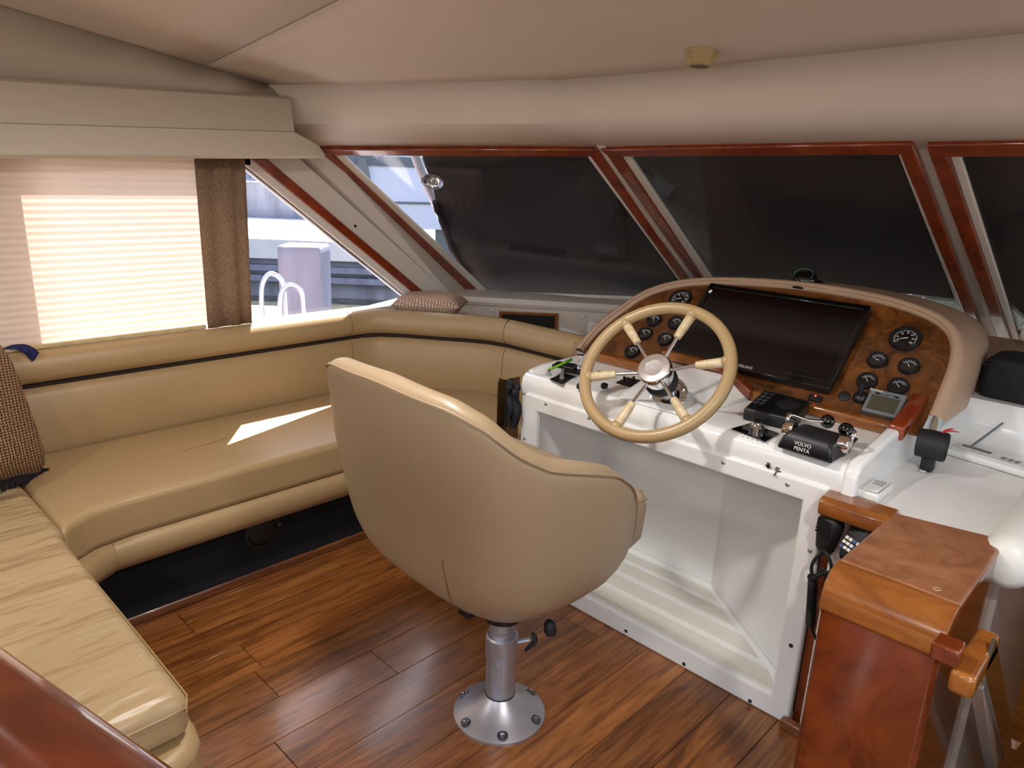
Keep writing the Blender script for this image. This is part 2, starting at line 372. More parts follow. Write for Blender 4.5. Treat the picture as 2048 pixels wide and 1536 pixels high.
# windshield windows: pixel corners are placed on the two glass planes
def U1(x, y): return onplane(x, y, N1, PL1[0])
def U2(x, y): return onplane(x, y, N2, Q2)
def win(name, label, loc): t = thing(name, label, None, loc); t['kind'] = 'structure'; return t
w1 = win('window_1', 'port windshield pane in red varnished wood trim', (-2.1, 2.6, .78))
obj('glass', prism([U1(650, 298), U1(1182, 298), U1(1420, 606), U1(960, 592)], -N1*.006), GLASS, w1)
strip(U1(634, 291), U1(1189, 290.5), U1(655, 303), U1(1180, 305), N1, .0, .022, 'wood_trim', TRIMW, w1)
strip(U1(638, 298), U1(946, 589), U1(664, 302), U1(967, 588), N1, .0, .02, 'wood_trim', TRIMW, w1)
strip(U1(1176, 300), U1(1403, 615), U1(1195, 292), U1(1420, 615), N1, .0, .014, 'wood_trim', TRIMW, w1)
strip(U1(664, 302), U1(967, 588), U1(681, 303), U1(976, 582), N1, -.004, .008, 'gasket', GASKET, w1, .002)
strip(U1(1170, 303), U1(1398, 612), U1(1178, 303), U1(1406, 612), N1, -.004, .01, 'gasket', GASKET, w1, .002)
strip(U1(950, 590), U1(1420, 612), U1(970, 582), U1(1416, 599), N1, -.004, .012, 'gasket', GASKET, w1, .002)
strip(U1(684, 303), U1(1174, 305), U1(684, 306.5), U1(1174, 308), N1, -.004, .006, 'gasket', GASKET, w1, .001)
w2 = win('window_2', 'middle windshield pane behind the helm in red wood trim', (-1.2, 2.6, .85))
BL2, BR2 = (1462, 612), (1972, 735)
obj('glass', prism([U2(1235, 297), U2(1812, 285), U2(1975, 735), U2(1470, 625)], -N2*.006), GLASS, w2)
strip(U2(1204, 290), U2(1829.5, 275), U2(1222, 304), U2(1815, 297), N2, 0, .022, 'wood_trim', TRIMW, w2)
strip(U2(1211, 297), U2(1432, 612), U2(1243, 304), U2(1450, 612), N2, 0, .014, 'wood_trim', TRIMW, w2)
strip(U2(1806, 298), U2(1972, 722), U2(1829.5, 276), U2(1994, 722), N2, 0, .022, 'wood_trim', TRIMW, w2)
strip(U2(1243, 304), U2(1449, 612), U2(1258, 304), U2(1464, 612), N2, -.004, .008, 'gasket', GASKET, w2, .002)
strip(U2(1796, 298), U2(1962, 722), U2(1807, 298), U2(1973, 722), N2, -.004, .009, 'gasket', GASKET, w2, .002)
w3 = win('window_3', 'starboard windshield pane with red wood trim beside the helm', (0, 2.6, .88))
obj('glass', prism([U2(1905, 297), V((.9, 2.2, 1.485)), V((.9, 3.06, .93)), U2(2036, 660)], -N2*.006), GLASS, w3)
strip(U2(1857, 277), V((.9, 2.175, 1.503)), U2(1880, 301), V((.9, 2.22, 1.474)), N2, 0, .022, 'wood_trim', TRIMW, w3)
strip(U2(1858, 284), U2(2006, 690), U2(1900, 300), U2(2030, 690), N2, 0, .02, 'wood_trim', TRIMW, w3)
strip(U2(1900, 300), U2(2030, 690), U2(1920.5, 302), U2(2043, 690), N2, -.004, .008, 'gasket', GASKET, w3, .002)
tr1 = obj('trim_1', prism([U1(1194, 287)+N1*.0135, U2(1213, 287)+N2*.0135, U2(1440, 622)+N2*.0135, U1(1422, 622)+N1*.0135], -(N1+N2)*.02), PILLAR, kind='structure', label='pale mullion between the port and middle windshield panes')
tr2 = obj('trim_2', prism([U2(1822, 273), U2(1862, 273), U2(2016, 735), U2(1984, 735)], -N2*.02), PILLAR, kind='structure', label='pale mullion between the middle and starboard windshield panes')
# pillar facing beside window 1
obj('trim_3', prism([V((XW, sT.y-.02, sT.z+.05)), U1(640, 289)-N1*.004, U1(950, 593)-N1*.004, V((XW, sB.y+.02, sB.z-.02))], V((-.07, -.03, -.02))), PILLAR, smooth=30, kind='structure', label='pale vinyl corner pillar left of the port windshield pane')
# ledge and wall under window 1
fd = V((.735, .678, 0)).normalized(); fn = V((.678, -.735, 0)).normalized(); f0 = V((-2.603, 2.297, 0))
wf = thing('wall_front', 'pale vinyl wall below the port windshield', None, (-2.1, 2.75, .5)); wf['kind'] = 'structure'
def fp(s, z, d=0): return f0 + fd*s + fn*d + V((0, 0, z))
obj('wall_panel', prism([fp(-.05, .3), fp(1.35, .3), fp(1.35, .74), fp(-.05, .74)], -fn*.03), PILLAR, wf)
led = [(-.02, .0), (.012, .004), (.02, .02), (.012, .042), (-.02, .05), (-.2, .05), (-.2, 0)]
rings = [[fp(s, lerp(s, [(0, .735), (.8, .722), (1.4, .715)])+z, d) for d, z in led] for s in (.0, .4, .8, 1.4)]
obj('ledge_roll', loft(rings), PILLAR, wf, smooth=40)
obj('base_board', prism([fp(-.1, .775, -.02), fp(1.4, .76, -.02), U1(1420, 606)-N1*.01, U1(955, 592)-N1*.01], (0, 0, -.012)), PILLAR, wf)
for px, py in ((1008, 606), (985, 620), (1158, 616), (1166, 633)):
    q = onplane(px, py, fn, f0+fn*.012)
    obj('snap_button', lathe([(.0075, 0), (.0075, .003), (.004, .006)], q, fn, 12), CHROME if px == 1158 else WHITEP, wf, smooth=40)
# air vent
vt = thing('air_vent', 'dark louvred air vent in a wood frame under the port windshield', 'vent', fp(.35, .62, .01))
va, vb = .208, .492; v0, v1 = .585, .712
def fbox(s0, s1, z0, z1, d0, d1): return prism([fp(s0, z0, d0), fp(s1, z0, d0), fp(s1, z1, d0), fp(s0, z1, d0)], fn*(d1-d0))
for g in ((va, vb, v1-.014, v1), (va, vb, v0, v0+.014), (va, va+.016, v0+.014, v1-.014), (vb-.016, vb, v0+.014, v1-.014)):
    obj('frame_bar', fbox(*g, .001, .014), CHERRY2, vt, bevel=.003)
obj('back_plate', fbox(va+.016, vb-.016, v0+.014, v1-.014, .001, .003), BLACK, vt)
for k in range(14):
    s = va+.024+k*.0175; obj('slat', fbox(s, s+.006, v0+.014, v1-.014, .003, .010), BLACK, vt)
# other shell walls, behind and beside the camera
ws = thing('wall_starboard', None, None, (1.62, 0, 0)); ws['kind'] = 'structure'
obj('wall_panel', box(1.6, 1.66, -3.2, 3.1, -1.2, .85), VINYLG, ws); obj('wall_panel', box(1.6, 1.66, -3.2, 3.1, 1.5, 1.95), VINYLG, ws)
obj('wall_panel', box(1.6, 1.66, 2.5, 3.1, .85, 1.5), VINYLG, ws); obj('wall_panel', box(1.6, 1.66, -3.2, -1.2, .85, 1.5), VINYLG, ws)
# ---------------------------------------------------------------- valance
zr = lambda y: .037*(y-.5)
va_ = thing('window_valance', 'long warm grey vinyl valance box above the port window blind', 'valance', (-2.5, .4, 1.34))
def vring(y, prof): return [V((x, y, z+zr(y))) for x, z in prof]
low = [(-2.6, 1.335), (-2.455, 1.335), (-2.445, 1.345), (-2.47, 1.425), (-2.6, 1.425)]
upp = [(-2.6, 1.420), (-2.485, 1.420), (-2.476, 1.428), (-2.495, 1.535), (-2.51, 1.545), (-2.6, 1.548)]
rr = []
for y, sx, zt, zb in ((-1.2, 1, 1.425, 1.335), (1.405, 1, 1.425, 1.335), (1.47, 1, 1.395, 1.335), (1.505, .99, 1.378, 1.337), (1.518, .95, 1.365, 1.348)): rr.append([V((-2.6+(x+2.6)*sx, y, min(max(z, zb), zt if z < 1.42 else zt)+zr(y))) for x, z in low])
obj('lower_flap', loft(rr), VINYLG, va_, smooth=35)
obj('upper_box', loft([vring(-1.2, upp), vring(1.405, upp), [V((-2.6+(x+2.6)*.97, 1.412, z+zr(1.412))) for x, z in upp]]), VINYLG, va_, smooth=35)
uy_ = [-3.2, -1.2, -.2, .2, .58, .9, 1.2, 1.39]
ux_j = lambda y: lerp(y, [(-1.2, -2.40), (.58, -2.50), (1.36, -2.585), (1.4, -2.6)])
obj('wall_upper_port', loft([[V((-2.535, y, 1.53+zr(max(y, -1.2)))) for y in uy_], [V((ux_j(y), y, zc(ux_j(y), min(y, Yf(ux_j(y))))+.004)) for y in uy_]], False), VINYLG, smooth=60, solid=.006, kind='structure', label='warm grey vinyl wall strip between valance and headliner')
obj('seam_bead', tube([V((ux_j(y)+.004, y, zc(ux_j(y), min(y, Yf(ux_j(y))))-.005)) for y in uy_], .0015, 5), SEAMD, ce)
# ---------------------------------------------------------------- blind and curtain
bl = thing('pleated_blind', 'cream pleated cellular blind lowered over the port window', 'blind', (-2.57, .3, .77))
NP = 27; zz = []
for k in range(2*NP+1): zz.append((-2.575+(.0022 if k % 2 else 0), 1.36-(1.36-.785)*k/(2*NP)))
obj('pleated_cloth', loft([[V((x, -.6, z)) for x, z in zz], [V((x, 1.092, z)) for x, z in zz]], False), BLIND, bl)
obj('bottom_rail', box(-2.585, -2.562, -.6, 1.078, .772, .786), BEIGEP, bl, bevel=.003)
cu = []
for k in range(13):
    y = 1.083+.178*k/12; cu.append([V((-2.566+.006*math.sin(k*1.1)+.001*math.sin(k*3+z*9), y-.012*(1.36-z)/.6*(1 if k > 8 else 0), z)) for z in (.772, .9, 1.05, 1.2, 1.37)])
obj('curtain', loft(cu, False), BURLAP, smooth=60, solid=.004, label='narrow brown burlap curtain strip beside the pleated blind', cat='curtain')

# ---------------------------------------------------------------- settee
st = thing('settee', 'built in L shaped tan leather settee along the port side', 'sofa', (-2.2, 1, 0))
def path(d):          # plan line of the backrest face, moved inward by d
    return [(-2.53+d, .0), (-2.53+d, .8), (-2.53+d, 1.55), (-2.53+d, 1.66)], [(-2.53+d, 1.66), (-2.528+d, 1.72), (-2.505+d, 1.785-.3*d), (-2.44+d*.9, 1.845-.5*d), (-2.325+d*.6, 1.925-.8*d), (-2.20+d*.4, 2.015-.9*d), (-2.13+d*.2, 2.053-d), (-2.05, 2.073-d)], [(-2.05, 2.073-d), (-1.8, 2.076-d), (-1.57, 2.076-d)]
backp = [(-.0, .43), (-.012, .47), (-.014, .55), (-.004, .63), (.012, .655), (.04, .66), (.06, .43)]
bolp = [(.03, .668), (.008, .676), (-.008, .70), (-.006, .732), (.006, .754), (.028, .771), (.046, .770), (.06, .75), (.06, .668)]
for seg_ in path(0):
    g = crom([(a, b, 0) for a, b in seg_], 5) if len(seg_) > 4 else [V((a, b, 0)) for a, b in seg_]
    pth = [(q.x, q.y) for q in g]
    obj('backrest', sweep(pth, backp), LEATHER, st, smooth=60)
    obj('bolster', sweep(pth, bolp), LEATHER, st, smooth=60)
full = [q for s in path(0) for q in s]
obj('gap_shade_strip', sweep(full, [(.02, .64), (.02, .69), (.05, .69), (.05, .64)]), DARKGAP, st)  # dark strip stands in for the shade between backrest and bolster
for seg_ in path(0)[:2]:
    q = seg_[-1]; a = V((seg_[-2][0], seg_[-2][1], 0)); t = (V((q[0], q[1], 0))-a).normalized(); nrm = V((-t.y, t.x, 0))
    obj('seam', tube([V((q[0], q[1], z))+nrm*d for d, z in [(x-.0005, z) for x, z in bolp[1:7]]], .0016, 6), STITCH, st)
    obj('seam', tube([V((q[0], q[1], z))+nrm*(d-.0005) for d, z in backp[1:5]], .0016, 6), STITCH, st)
# seat cushions
seat_pl = [(-2.52, .41), (-1.93, .41), (-1.965, .445), (-2.0, .50), (-2.015, .6), (-2.015, 1.35), (-2.0, 1.47), (-1.95, 1.56), (-1.87, 1.61), (-1.57, 1.62), (-1.57, 2.07), (-2.14, 2.06), (-2.33, 1.93), (-2.5, 1.80), (-2.52, 1.7)]
obj('seat_cushion', prism([(x, y, .335) for x, y in seat_pl], (0, 0, .118)), LEATHER, st, bevel=.034, seg=4)
obj('seat_cushion', prism([(x, y, .368) for x, y in [(-2.55, -.3), (-1.133, -.3), (-1.128, .395), (-1.91, .405), (-1.95, .415), (-2.5, .408)]], (0, 0, .089)), SEATLEA, st, bevel=.028, seg=4)
fe = [(-2.0205, .62), (-2.021, .7), (-2.021, 1.34), (-2.006, 1.47), (-1.955, 1.565), (-1.87, 1.612)]
fe2 = [V((a-.004, b, 0)) for a, b in fe]
for zz_ in (.408, .399): obj('piping', tube([V((q.x+.006, q.y, zz_)) for q in crom(fe2, 4)], .0022, 6), LEATHER, st, smooth=60)
lp = [(-1.93, .402), (-1.5, .402), (-1.16, .399), (-1.130, .385), (-1.128, .35), (-1.130, .1), (-1.130, -.3)]
for zz_ in (.432, .424): obj('piping', tube([(a, b, zz_) for a, b in lp], .0022, 6), LEATHER, st, smooth=60)
# rolled lower front
rollp = [(0, .245), (.02, .25), (.034, .275), (.036, .31), (.022, .335), (-.03, .338), (-.03, .245)]
rpath = [(-1.87, 1.59), (-1.96, 1.54), (-2.022, 1.46), (-2.035, 1.34), (-2.035, .62), (-2.02, .52), (-1.975, .455), (-1.93, .418), (-1.88, .405)]
obj('front_roll', sweep([(q.x, q.y) for q in crom([(a, b, 0) for a, b in rpath], 3)], [(d, z) for d, z in rollp]), LEATHER, st, smooth=60)
obj('front_roll', prism([(x, y, .262) for x, y in [(-2.5, .412), (-1.17, .412), (-1.13, .404), (-1.10, .38), (-1.085, .345), (-1.082, .3), (-1.082, -.3), (-2.5, -.3)]], (0, 0, .108)), LEATHER, st, bevel=.024, seg=4)
# dark carpeted base and skirting
obj('base_panel', prism([(-2.11, .40, .03), (-2.11, 1.66, .03), (-1.57, 1.72, .03), (-1.57, 1.75, .03), (-2.14, 1.7, .03), (-2.14, .40, .03)], (0, 0, .30)), NAVY, st)
obj('base_panel', box(-2.5, -1.18, .28, .32, .0, .27), NAVY, st); obj('base_panel', box(-1.21, -1.18, -.3, .28, .0, .27), NAVY, st)
obj('skirting', box(-2.135, -2.105, .3, 1.66, 0, .032), SKIRT, st, bevel=.006)
obj('shelf', prism([(-2.6, 1.70, .585), (-2.585, 1.70, .585), (-2.57, 1.78, .585), (-2.36, 1.965, .585), (-2.1, 2.125, .585), (-1.61, 2.13, .585), (-1.61, 2.9, .585), (-1.85, 2.95, .585), (-2.6, 2.27, .585)], (0, 0, -.02)), PILLAR, st)
sp = thing('speaker', 'round black speaker set in the dark settee base', 'speaker', (-2.1, 1.0, .08))
sc = at(522, 1060, 'X', -2.108)
obj('ring', lathe([(.055, 0), (.062, .002), (.062, .008), (.052, .010), (.05, .004), (.048, .002)], sc, (1, 0, 0), 32, False), BLACK, sp, smooth=40)
obj('grille', lathe([(.051, .001), (.045, .006), (.02, .010), (.001, .011)], sc, (1, 0, 0), 32), RUBBER, sp, smooth=60)
obj('badge', box(-2.107, -2.104, sc.y+.062, sc.y+.068, sc.z-.005, sc.z+.001), STEEL, sp)
# crack mark on the seat
q0, q1 = at(368, 902, 'Z', .4535), at(455, 876, 'Z', .4535)
obj('scratch', tube([q0, (q0+q1)/2+V((.002, 0, 0)), q1], .0008, 4), STITCH, st)

# ---------------------------------------------------------------- scatter cushions
def pillow(c, ux, uy, un, a, b, t, n=14):
    rings = []; c, ux, uy, un = V(c), V(ux).normalized(), V(uy).normalized(), V(un).normalized()
    def p(i, j, s):
        x, y = -1+2*i/n, -1+2*j/n; h = ((1-x**4)*(1-y**4))**.45
        k = 1-.06*(1-abs(x)**2)*abs(y)**3 - .0; k2 = 1-.06*(1-abs(y)**2)*abs(x)**3
        return c+ux*(a*x*k2)+uy*(b*y*k)+un*(s*t*h)
    vs, fs = [], []
    for s in (1, -1):
        o = len(vs)
        for j in range(n+1):
            for i in range(n+1): vs.append(p(i, j, s))
        for j in range(n):
            for i in range(n): fs.append((o+j*(n+1)+i, o+j*(n+1)+i+1, o+(j+1)*(n+1)+i+1, o+(j+1)*(n+1)+i))
    return vs, fs
def patmat(name, c1, c2, c3, s):
    m = bpy.data.materials.new(name); m.use_nodes = True; n = m.node_tree.nodes; L = m.node_tree.links; b = n['Principled BSDF']
    b.inputs['Roughness'].default_value = .85
    tc = n.new('ShaderNodeTexCoord'); mp = n.new('ShaderNodeMapping'); mp.inputs['Rotation'].default_value = (0, .25, .2); mp.inputs['Scale'].default_value = (s, s, s); L.new(tc.outputs['Object'], mp.inputs[0])
    vo = n.new('ShaderNodeTexVoronoi'); vo.inputs['Randomness'].default_value = .0; vo.inputs['Scale'].default_value = 1; vo.voronoi_dimensions = '3D'
    L.new(mp.outputs[0], vo.inputs['Vector']); r = n.new('ShaderNodeValToRGB'); e = r.color_ramp.elements
    e[0].position = .0; e[0].color = lin(c3); e[1].position = .52; e[1].color = lin(c2); q = e.new(.10); q.color = lin(c1); q = e.new(.38); q.color = lin(c1)
    L.new(vo.outputs['Distance'], r.inputs[0]); L.new(r.outputs[0], b.inputs['Base Color']); return m
PAT = patmat('woven_dot_fabric', (176, 140, 96), (58, 32, 22), (70, 40, 26), 130)
PAT2 = patmat('beige_woven', (214, 190, 164), (140, 104, 84), (150, 110, 90), 110)
C10, C11 = V((-2.365, .475, .472)), V((-2.515, .445, .80))
pu = V((-.70, .70, .03)).normalized(); pv = (C11-C10).normalized(); pn = pu.cross(pv).normalized(); pu = pv.cross(pn).normalized()
if pn.x < 0: pn = -pn
pc = C10-pu*.165+pv*.175
pi_ = thing('scatter_cushion', 'brown dotted scatter cushion with dark tassels on the settee', 'cushion', (pc.x, pc.y, .455))
obj('cushion_body', pillow(pc, pu, pv, pn, .17, .2, .065), PAT, pi_, smooth=80)
TAS = mat('dark_tassel_fringe', (26, 20, 26), 1, bump=1, bscale=200, bdist=.01)
def fringe(p0, p1, out, n, ln):
    gs = []; out = V(out).normalized()
    for k in range(n):
        q = V(p0).lerp(V(p1), k/(n-1)); d = (out+V((random.uniform(-.3, .3), random.uniform(-.3, .3), random.uniform(-.3, .3)))).normalized()
        gs.append(tube([q-out*.006, q+d*ln*.6, q+d*ln*random.uniform(.8, 1.1)], [.003, .0035, .002], 5))
    return join(*gs)
c00, c10, c11 = pc-pu*.165-pv*.195, pc+pu*.165-pv*.195, pc+pu*.165+pv*.195
obj('fringe', fringe(c00, c10, -pv, 60, .026), TAS, pi_, smooth=60)
obj('fringe', fringe(c10+pv*.02, c11, pu, 60, .012), TAS, pi_, smooth=60)
obj('tassel', join(*[tube([c10-pu*.008+pv*.01, c10+(pu-pv*.4).normalized()*.03+V((random.uniform(-.012, .012), random.uniform(-.008, .008), random.uniform(-.02, .012))), c10+(pu-pv*.35).normalized()*.05+V((random.uniform(-.02, .02), random.uniform(-.012, .012), random.uniform(-.022, .018)))], [.003, .005, .0025], 5) for k in range(40)]), TAS, pi_, smooth=60)
obj('shelf_cushion', pillow((-2.47, 2.03, .785), (.8, .6, 0), (-.6, .8, 0), (0, 0, 1), .15, .10, .045), PAT2, smooth=80, label='beige woven cushion lying on the shelf behind the settee corner', cat='cushion')
cl = crom([at(2, 700, 'X', -2.565), at(28, 699, 'X', -2.55), at(48, 708, 'X', -2.535), at(62, 722, 'X', -2.528)], 4)
obj('blue_cloth', loft([[q+V((0, 0, .002)) for q in cl], [q+V((.004, .03, .012)) for q in cl[:-2]]+[cl[-2]+V((.006, .016, .006)), cl[-1]+V((.006, .004, .0))]], False), BLUEC, smooth=60, solid=.003, label='small frayed blue cloth hanging over the settee bolster', cat='cloth')
# ---------------------------------------------------------------- helm console
hc = thing('helm_console', 'white fibreglass helm console with a deep footwell', 'console', (-1.05, 1.9, 0))
def framegeo(o, i, y0, y1):
    (a, b, c, d), (e, f, g, h) = o, i
    R = [[(a, c), (b, c), (b, d), (a, d)], [(e, g), (f, g), (f, h), (e, h)]]
    vs = [(x, y, z) for y in (y0, y1) for r in R for x, z in r]; fs = []
    for k in range(4):
        n = (k+1) % 4
        fs += [(k, n, 4+n, 4+k), (8+k, 12+k, 12+n, 8+n), (k, 8+k, 8+n, n), (4+k, 4+n, 12+n, 12+k)]
    return vs, fs
obj('front_panel', framegeo((-1.535, -.556, .0, .668), (-1.48, -.612, .065, .618), 1.655, 1.68), GEL, hc, bevel=.007, seg=3)
top = [(1.668, .655), (1.662, .69), (1.668, .715), (1.685, .7285), (1.75, .73), (2.03, .73), (2.03, .655)]
obj('top', loft([[V((x, y, z)) for y, z in top] for x in (-1.562, -.53)]), GEL, hc, smooth=40, bevel=.006)
obj('side_panel', box(-1.562, -1.545, 1.672, 2.3, 0, .66), GEL, hc, bevel=.004)
obj('coaming', loft([[V((-1.566, y, z)), V((-1.54, y, z)), V((-1.546, y, z+.012)), V((-1.56, y, z+.012))] for y, z in ((1.70, .722), (1.76, .73), (2.03, .732))]), GEL, hc, smooth=40)
wing = [(1.662, 0), (1.662, .70), (1.668, .722), (1.69, .738), (1.90, .762), (2.06, .785), (2.33, .80), (2.33, 0)]
obj('wing', loft([[V((x, y, z)) for y, z in wing] for x in (-.533, -.500)]), GEL, hc, bevel=.009, seg=3, smooth=40)
lin_pl = [(-1.488, 1.678), (-1.488, 2.03), (-1.0, 2.03), (-.95, 1.99), (-.66, 1.775), (-.612, 1.72), (-.605, 1.678)]
def wallstrip(pl, z0, z1): return loft([[V((x, y, z0)) for x, y in pl], [V((x, y, z1)) for x, y in pl]], False)
obj('footwell_liner', wallstrip(lin_pl, .04, .66), GEL, hc, smooth=30)
obj('footwell_floor', prism([(x, y, .03) for x, y in lin_pl], (0, 0, .017)), GEL, hc)
obj('footwell_cove', loft([[V((x*1.0, y, .047)) for x, y in lin_pl], [V((x-(.0 if k in (0, 6) else .012*(1 if k > 2 else 0)), y-.012, .047)) for k, (x, y) in enumerate(lin_pl)], [V((x, y-.001, .06)) for x, y in lin_pl]], False), GEL, hc, smooth=60)
for y0, y1 in ((1.705, 1.768), (1.795, 1.858), (1.885, 1.945), (1.968, 2.012)):
    e = lambda y: min(-.625, -1.0+(2.03-y)*.36/.26 - .02)
    obj('tread_mat', prism([(-1.46, y0, .0465), (e(y0), y0, .0465), (e(y1), y1, .0465), (-1.46, y1, .0465)], (0, 0, .003)), GELMAT, hc, bevel=.001, seg=1)
for px, py in ((1092, 808), (1178, 836), (1447, 925), (1575, 969), (1049, 877), (1620, 1101), (1582, 1291), (1252, 1262), (1368, 1328), (1500, 1402)):
    q = at(px, py, 'Y', 1.655); obj('screw', lathe([(.0058, 0), (.0058, .001), (.003, .003)], q, (0, -1, 0), 10), STEEL if py < 1200 else BLACK, hc, smooth=40)
# steering hump
h0 = [(-1.21, 1.672), (-.95, 1.672), (-.915, 1.99), (-1.27, 1.99)]; h1 = [(-1.175, 1.70, .738), (-.985, 1.70, .738), (-1.0, 1.98, .795), (-1.21, 1.98, .795)]
obj('steering_hump', loft([[V((x, y, .728)) for x, y in h0], [V(q) for q in h1]]), GEL, hc, bevel=.02, seg=4)
# key switch and toggle on the front
for (px, py), nm in (((1538, 931), 'key_switch'), ((1556, 940), 'toggle_switch')):
    q = at(px, py, 'Y', 1.664); s = obj(nm, lathe([(.0085, 0), (.0085, .004), (.0055, .006), (.005, .003)], q, (0, -1, .15), 16), CHROME, hc, smooth=40)
    if nm == 'toggle_switch': obj('lever', cyl(q, q+V((0, -.016, -.010)), .002, .003), CHROME, s)
    else: obj('keyhole', cyl(q, q+V((0, -.0062, 0)), .0035), BLACK, s)

# ---------------------------------------------------------------- instrument pod
KS = math.sqrt(1+1.1**2); PT = V((0, 1.1/KS, 1/KS)); PN = V((0, -1/KS, 1.1/KS)); PX = V((1, 0, 0))
def pp(x, v, d=0): return V((x, 2.0, .74)) + PT*v + PN*d
ipod = thing('instrument_pod', 'tan padded instrument pod with burl wood dash on the helm', 'dashboard', (-1.03, 2.3, .7))
inner = [(-1.58, .005), (-1.578, .06), (-1.562, .127), (-1.525, .208), (-1.475, .29), (-1.396, .346), (-1.286, .383), (-1.13, .407), (-.932, .42), (-.732, .411), (-.60, .384), (-.53, .348), (-.497, .30), (-.480, .23), (-.474, .12), (-.472, .06)]
inn = [(q.x, q.y) for q in crom([(a, b, 0) for a, b in inner], 4)]
def offs(pl, r):
    out = []
    for i, q in enumerate(pl):
        a, b = pl[max(0, i-1)], pl[min(len(pl)-1, i+1)]; t = V((b[0]-a[0], b[1]-a[1])).normalized()
        out.append((q[0]-t.y*r, q[1]+t.x*r))
    return out
obj('burl_panel', prism([pp(x, v, -.004) for x, v in inn]+[pp(-.475, .0, -.004), pp(-1.58, 0, -.004)], PN*.006), BURL, ipod)
rg = []
for r, d, sy, dz in ((0, -.002, 0, 0), (.001, .010, 0, 0), (.008, .017, 0, 0), (.018, .018, 0, 0), (.03, .010, 0, 0), (.036, -.006, .0, 0), (.036, -.01, .10, -.002), (.032, -.01, .22, -.008), (.02, -.01, .34, -.02), (-.02, -.01, .42, -.04), (-.10, -.01, .46, -.07)):
    rg.append([pp(x, v, d)+V((0, sy, dz)) for x, v in offs(inn, r)])
obj('padded_brow', loft(rg, False), mat('taupe_dash_leather', (176, 146, 122), .5, bump=.15, bscale=450, bdist=.001), ipod, smooth=70)
obj('piping', tube([pp(x, v, .0165) for x, v in offs(inn, .007)], .0028, 6), mat('piping_leather', (170, 138, 112), .5), ipod, smooth=60)
obj('base_box', box(-1.56, -.53, 2.035, 2.6, .3, .735), GEL, ipod)
def gauge(x, v, r, ang, numerals=False):
    c = pp(x, v, .002)
    g = obj('gauge', lathe([(r, 0), (r, .007), (r*.93, .011), (r*.80, .011), (r*.76, .006), (r*.74, .004)], c, PN, 32, False), BLACK, ipod, smooth=40)
    obj('dial', lathe([(r*.77, .003), (r*.77, .0045)], c, PN, 28), SCREEN, g)
    u = PX; w = PT; gs = []
    N = 25 if numerals else 7
    for k in range(N):
        t = math.radians(215-250*k/(N-1)) if numerals else math.radians(150-120*k/(N-1))
        d = u*math.cos(t)+w*math.sin(t); e = PN.cross(d); big = (k % 4 == 0) or not numerals
        gs.append(obox(c+d*(r*(.64 if big else .67))+PN*.005, d, e, PN, r*(.07 if big else .04), r*(.022 if numerals else .03), .0003))
    if not numerals:
        gs.append(tube([c+PN*.005+(u*math.cos(math.radians(t))+w*math.sin(math.radians(t)))*r*.5 for t in range(30, 151, 15)], r*.018, 4))
    obj('dial_marks', join(*gs), MARK, g)
    if numerals:
        for k in range(0, 7):
            t = math.radians(215-250*k/6); d = u*math.cos(t)+w*math.sin(t)
            text('numeral', str(k*5), r*.2, c+d*(r*.48)+PN*.005, PX, PT, MARK, g)
    t = math.radians(ang); d = u*math.cos(t)+w*math.sin(t); e = PN.cross(d)
    obj('needle', prism([c+PN*.0065+e*r*.04-d*r*.15, c+PN*.0065+d*r*.62, c+PN*.0065-e*r*.04-d*r*.15], PN*.0006), MARK, g)
    obj('glass', lathe([(r*.76, .0085), (r*.76, .009)], c, PN, 28), GLASS, g)
gauge(-1.342, .304, .042, 205, True)
for x, v, a in ((-1.387, .194, 125), (-1.304, .20, 135), (-1.388, .131, 140), (-1.303, .126, 120), (-1.393, .05, 150)): gauge(x, v, .0275, a)
gauge(-.607, .295, .042, 205, True)
for x, v, a in ((-.649, .205, 160), (-.567, .205, 130), (-.649, .130, 130), (-.569, .133, 132)): gauge(x, v, .0275, a)
obj('blank_cap', lathe([(.0165, 0), (.0165, .003), (.013, .005)], pp(-.687, .066, .002), PN, 24), RUBBER, ipod, smooth=40)
jk = obj('joystick_base', lathe([(.02, 0), (.02, .006), (.016, .012), (.008, .016)], pp(-.645, .073, .002), PN, 24), BLACK, ipod, smooth=40)
obj('joystick_stem', tube([pp(-.645, .073, .014), pp(-.645, .08, .03), pp(-.644, .092, .038)], [.006, .007, .009], 10), BLACK, jk, smooth=60)
rk = obj('rocker_switch', obox(pp(-.756, .036, .005), PX, PT, PN, .018, .0095, .005), BLACK, ipod, bevel=.002)
obj('lamp_dot', ball(pp(-.756, .041, .011), .003, 8), mat('red_led', (200, 60, 50), .4, emit=(255, 90, 70), estr=1.2), rk)
obj('slot_trim', obox(pp(-.846, .022, .003), PX, PT, PN, .062, .0018, .001), BLACK, ipod)
